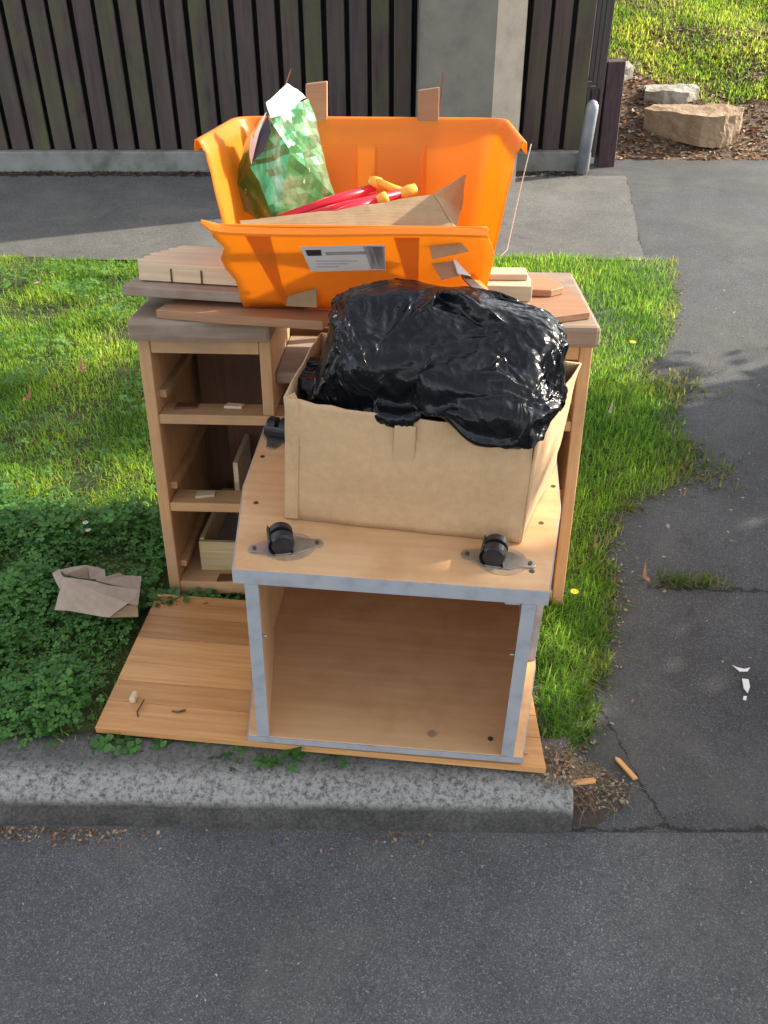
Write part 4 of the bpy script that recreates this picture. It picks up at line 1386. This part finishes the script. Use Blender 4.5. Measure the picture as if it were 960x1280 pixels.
# black rubbish bag: a sheet of polythene draped by a short cloth simulation over lumps in the box
def bag():
    cen = (tFL + tFR + tBR + tBL) / 4
    e1 = (tFR - tFL).normalized()
    e2 = Vector((.16, .985, 0))
    def loc(a, b_, z): return Vector((cen.x, cen.y, 0)) + e1 * a + e2 * b_ + Vector((0, 0, z))
    # what is in the bag: a few boxy lumps, tipped over
    lumps = [((-.205, .01, .905), (.09, .125, .10), .1, .10), ((-.09, .06, .91), (.11, .09, .125), .1, -.2), ((.03, .055, .91), (.12, .09, .125), .2, .2),
             ((.15, .05, .895), (.11, .10, .115), -.15, -.15), ((.25, .035, .88), (.085, .11, .10), -.1, .1), ((-.06, -.025, .88), (.13, .07, .10), .1, .25),
             ((.10, -.05, .87), (.14, .08, .095), -.15, .2), ((.16, -.10, .86), (.11, .06, .065), -.1, .2)]
    cm = bmesh.new()
    for (c, r, rz, rx) in lumps:
        res = bmesh.ops.create_icosphere(cm, subdivisions=3, radius=1)
        c3 = loc(*c)
        RT = Matrix.Rotation(rz, 3, 'Z') @ Matrix.Rotation(rx, 3, 'X') @ Matrix.Rotation(rx * .7, 3, 'Y')
        for v in res['verts']:
            n_ = v.co.normalized()
            q = Vector([math.copysign(abs(t) ** .55, t) for t in n_]) * .88
            v.co = c3 + RT @ Vector((q.x * r[0], q.y * r[1], q.z * r[2]))
    for a, b_, c, d in ((bFL, bFR, tFR, tFL), (bFR, bBR, tBR, tFR), (bBR, bBL, tBL, tBR), (bBL, bFL, tFL, tBL)):
        P = [a, b_, c - Vector((0, 0, .012)), d - Vector((0, 0, .012))]
        bmesh.ops.subdivide_edges(cm, edges=cm.faces.new([cm.verts.new(p) for p in P]).edges[:], cuts=6, use_grid_fill=True)
    bmesh.ops.triangulate(cm, faces=cm.faces)
    me = bpy.data.meshes.new('collider'); cm.to_mesh(me); cm.free()
    co = link('collider', me, None)
    co.modifiers.new('c', 'COLLISION')
    co.collision.thickness_outer = .004
    co.collision.cloth_friction = 15
    # the sheet starts as a loose dome; its border is held inside the box, and at the front right over the outside of the box
    nx, ny = 140, 104
    V, F, pin = [], [], []
    fout = Vector((-.15, -.99, 0))
    for j in range(ny + 1):
        for i in range(nx + 1):
            u, v = i / nx * 2 - 1, j / ny * 2 - 1
            a, b_ = u * math.sqrt(1 - v * v / 2 * .6), v * math.sqrt(1 - u * u / 2 * .6)
            r = max(abs(u), abs(v))
            th = math.atan2(v, u)
            spill = float(smooth01(-1.75, -1.05, th) * smooth01(-.28, -.70, th))
            hx, hy = (.240 if u < 0 else .245), .098 + .066 * spill
            if v > 0: hy = .125
            x, y = a * hx, b_ * hy
            z = .834 + .004 * spill + .13 * spill * (1 - spill) + .235 * (1 - r ** 3.0) ** .85
            k = 1 - r ** 6
            fold = math.sin((x * .62 + y * .95) * 55 + 5.5 * mnoise.noise(Vector((x * 5, y * 5, 3)))) * (.4 + mnoise.noise(Vector((x * 6, y * 6, 21))))
            z += k * .020 * fold
            z += k * (.045 * mnoise.noise(Vector((x * 9, y * 9, 2))) + .016 * mnoise.noise(Vector((x * 26, y * 26, 5))))
            x += k * .022 * mnoise.noise(Vector((x * 14, y * 14, 8))); y += k * .022 * mnoise.noise(Vector((x * 14, y * 14, 12)))
            if r > .99: z += .012 * mnoise.noise(Vector((u * 3, v * 3, 31)))
            V.append(loc(x, y, z))
            if r > .985: pin.append(len(V) - 1)
    for j in range(ny):
        for i in range(nx):
            a = j * (nx + 1) + i
            F.append((a, a + 1, a + nx + 2, a + nx + 1))
    o = npmesh('black_bag', np.array([tuple(p) for p in V]), np.array(F), M_bag, smooth=True)
    vg = o.vertex_groups.new(name='pin'); vg.add(pin, 1.0, 'REPLACE')
    cl_ = o.modifiers.new('cloth', 'CLOTH')
    s = cl_.settings
    s.quality = 6
    s.mass = .12
    s.tension_stiffness = 25; s.compression_stiffness = 25; s.shear_stiffness = 15
    s.bending_stiffness = .01
    s.tension_damping = 5; s.compression_damping = 5; s.shear_damping = 5
    s.air_damping = 1.5
    s.shrink_min = -.10
    s.vertex_group_mass = 'pin'
    cl_.collision_settings.collision_quality = 3
    cl_.collision_settings.distance_min = .004
    cl_.collision_settings.use_self_collision = False
    sc.frame_start = 1; sc.frame_end = 60
    cl_.point_cache.frame_start = 1; cl_.point_cache.frame_end = 60
    for f in range(1, 25):
        sc.frame_set(f)
    dg = bpy.context.evaluated_depsgraph_get()
    me2 = bpy.data.meshes.new_from_object(o.evaluated_get(dg))
    o.modifiers.clear()
    o.vertex_groups.clear()
    o.data = me2
    bpy.data.objects.remove(co)
    sc.frame_set(1)
    me2.shade_smooth()
    md = o.modifiers.new('smooth', 'SUBSURF'); md.levels = 1; md.render_levels = 1
    tag(o, 'glossy crumpled black plastic rubbish bag bulging out of the cardboard box', 'bag')
    return o
bag()

# ------------------------------------------------------------------ crumpled carton on the lawn
CT = .045      # the carton rests on top of the clover
cc = empty('flattened_carton', Matrix.Translation(W(122, 765, 1.74 - CT)))
tag(cc, 'crushed grey brown cardboard carton lying on the dark clover', 'cardboard')
inv = cc.matrix_world.inverted()
def wc(px, py, y): return inv @ W(px, py, y - CT)
thin('front_panel', [wc(77, 720, 1.80), wc(176, 738, 1.79), wc(172, 757, 1.75), wc(160, 755, 1.745), wc(137, 772, 1.715), wc(84, 764, 1.73), wc(68, 762, 1.74), wc(76, 735, 1.785)], [(0, 1, 2, 3, 4, 5, 6, 7)], M_cardgrey, cc, .003, .0035, 4)
thin('back_panel', [wc(75, 712, 1.875), wc(109, 708, 1.885), wc(111, 724, 1.86), wc(82, 720, 1.83)], [(0, 1, 2, 3)], M_cardgrey, cc, .003, .0035, 4)
thin('back_panel', [wc(109, 708, 1.885), wc(131, 712, 1.88), wc(132, 724, 1.84), wc(112, 724, 1.855)], [(0, 1, 2, 3)], M_cardgrey, cc, .003, .0035, 4)
thin('torn_flap', [wc(132, 721, 1.85), wc(149, 716, 1.86), wc(155, 720, 1.86), wc(177, 721, 1.86), wc(175, 738, 1.80), wc(120, 727, 1.81)], [(0, 1, 2, 3, 4, 5)], M_cardgrey, cc, .003, .0035, 4)
thin('left_end', [wc(66, 717, 1.84), wc(75, 711, 1.875), wc(79, 720, 1.80), wc(75, 736, 1.785)], [(0, 1, 2, 3)], M_cardgrey, cc, .003, .0035, 4)
thin('bottom_flap', [wc(137, 772, 1.722), wc(160, 756, 1.752), wc(172, 757, 1.757), wc(173, 771, 1.735)], [(0, 1, 2, 3)], M_card2, cc, .003)

# ------------------------------------------------------------------ splinters, flowers, droppings
def splinter(px, py, L, wd, yaw, lab, z=.012):
    o = MB().prism([(-L / 2, -wd / 2), (L / 2 * .7, -wd / 2), (L / 2, 0), (L / 2 * .8, wd / 2), (-L / 2 * .9, wd / 2)], 'Z', 0, .006, .001).build('wood_splinter', M_splint)
    tag(place(o, RM(px, py, z, yaw)), lab, 'splinter')
splinter(.545, 1.340, .072, .012, rad(118), 'orange wood splinter lying on the driveway away from the kerb', float(zdrive(1.34)) + .006)
splinter(.425, 1.247, .056, .012, rad(6), 'orange wood splinter lying at the end of the kerb on dead grass', .082)
def W0(px, py, z):
    u, v = (px - 480) / 1150, (py - 640) / 1150
    cp, sp = math.cos(rad(36)), math.sin(rad(36))
    d = Vector((u, cp - v * sp, -sp - v * cp))
    return CAM + d * ((z - 1.7) / d.z)
def dropping():
    e = empty('bird_dropping', Matrix.Translation(W0(930, 850, .07)))
    e.location.z = float(zdrive(e.location.y)) + .006
    tag(e, 'white bird dropping splashed on the asphalt driveway', 'bird dropping')
    e0 = e.location.copy()
    for pts in ([(915, 833), (921, 836), (930, 838), (937, 836), (934, 841), (924, 841)], [(927, 850), (935, 851), (937, 860), (934, 868), (929, 862)], [(929, 872), (933, 872), (932, 877), (928, 876)]):
        P = []
        for a, b_ in pts:
            p = W0(a, b_, e0.z)
            P.append(p - e0 + Vector((0, 0, .0035)))
        MB().sheet(P, .002).build('splash', M_white, e)
dropping()
def flower(name, px, py, z, r, petal, core, lab, n=9):
    p = W0(px, py, z)
    e = empty(name, Matrix.Translation((p.x, p.y, lawn_z(p.x, p.y))))
    tag(e, lab, 'flower')
    h = z - float(lawn_z(p.x, p.y))
    MB().tube([(0, 0, 0), (.002, 0, h * .6), (0, 0, h)], .001, 5).build('stem', M_stem, e)
    m = MB()
    for k_ in range(n):
        t = 2 * math.pi * k_ / n
        c, s = math.cos(t), math.sin(t)
        def rp(u, v, w): return (u * c - v * s, u * s + v * c, h + w)
        m.poly([rp(0, 0, .001), rp(r * .6, -r * .22, .002), rp(r, 0, .003), rp(r * .6, r * .22, .002)])
    m.build('petals', petal, e)
    MB().tube([(0, 0, h), (0, 0, h + .004)], [r * .3, r * .2], 8).build('centre', core, e)
M_stem = mottled('flower_stem', (.06, .12, .03), (.09, .16, .04), 20, .6, 0)
M_petal_w = mottled('white_petal', (.75, .75, .74), (.85, .85, .84), 20, .6, 0)
M_petal_y = mottled('yellow_petal', (.80, .55, .02), (.88, .66, .04), 20, .6, 0)
flower('daisy', 107, 654, .155, .010, M_petal_w, M_petal_y, 'upper of two white daisies in the clover beside the dressing table')
flower('daisy', 110, 663, .15, .010, M_petal_w, M_petal_y, 'lower of two white daisies in the clover beside the dressing table')
flower('dandelion', 718, 740, .13, .012, M_petal_y, M_petal_y, 'small yellow dandelion by the right foot of the dressing table', 14)
flower('dandelion', 791, 428, .13, .014, M_petal_y, M_petal_y, 'yellow dandelion in the sunlit grass near the driveway', 14)
def leaf(px, py, L, col, lab, yaw):
    p = W0(px, py, .14)
    m = MB()
    m.mesh([(-L, 0, 0), (-.3 * L, -.5 * L, .3 * L), (.5 * L, -.4 * L, .2 * L), (L, 0, .05), (.5 * L, .4 * L, .2 * L), (-.3 * L, .5 * L, .3 * L), (0, 0, 0)], [(0, 1, 6), (1, 2, 6), (2, 3, 6), (3, 4, 6), (4, 5, 6), (5, 0, 6)])
    o = m.build('fallen_leaf', mottled('leaf_' + str(px), tuple(c * .8 for c in col), col, 30, .7, 0))
    tag(place(o, RM(p.x, p.y, .13, yaw, .1, .1)), lab, 'leaf')
leaf(6, 630, .018, (.45, .10, .04), 'red fallen leaf on the grass just behind the clover', .4)
leaf(33, 496, .022, (.34, .15, .07), 'brown fallen leaf in the shaded band of grass', 1.1)
leaf(103, 460, .022, (.36, .16, .09), 'brown fallen leaf on sunlit grass beside the dressing table', 2.0)
leaf(47, 352, .020, (.55, .36, .24), 'pale brown fallen leaf on the grass near the footpath', .2)
leaf(8, 797, .02, (.30, .13, .06), 'brown fallen leaf among the dark clover near the carton', .2)
leaf(763, 512, .014, (.55, .48, .36), 'pale dry leaf on the grass between desk and driveway', 1.3)
leaf(808, 720, .016, (.40, .22, .12), 'reddish dry leaf on the driveway next to the grass edge', 1.9)

# ------------------------------------------------------------------ repeats share a group phrase
GROUPS = {'wood chip': 'wood chips left inside the dressing table', 'toy': 'plastic toys in the orange tub', 'plank': 'planks standing behind the tub',
          'rock': 'rocks at the foot of the bank', 'leaf': 'fallen leaves on the verge', 'splinter': 'wood splinters by the kerb end',
          'shard': 'broken pieces in the crack of the tub', 'card scrap': 'card scraps around the tub', 'hedge': 'unseen hedges added across the driveway for shade',
          'board': 'loose boards piled on the dressing table'}
for o in bpy.data.objects:
    c = o.get('category')
    if c in GROUPS and o.parent is None:
        o['group'] = GROUPS[c]
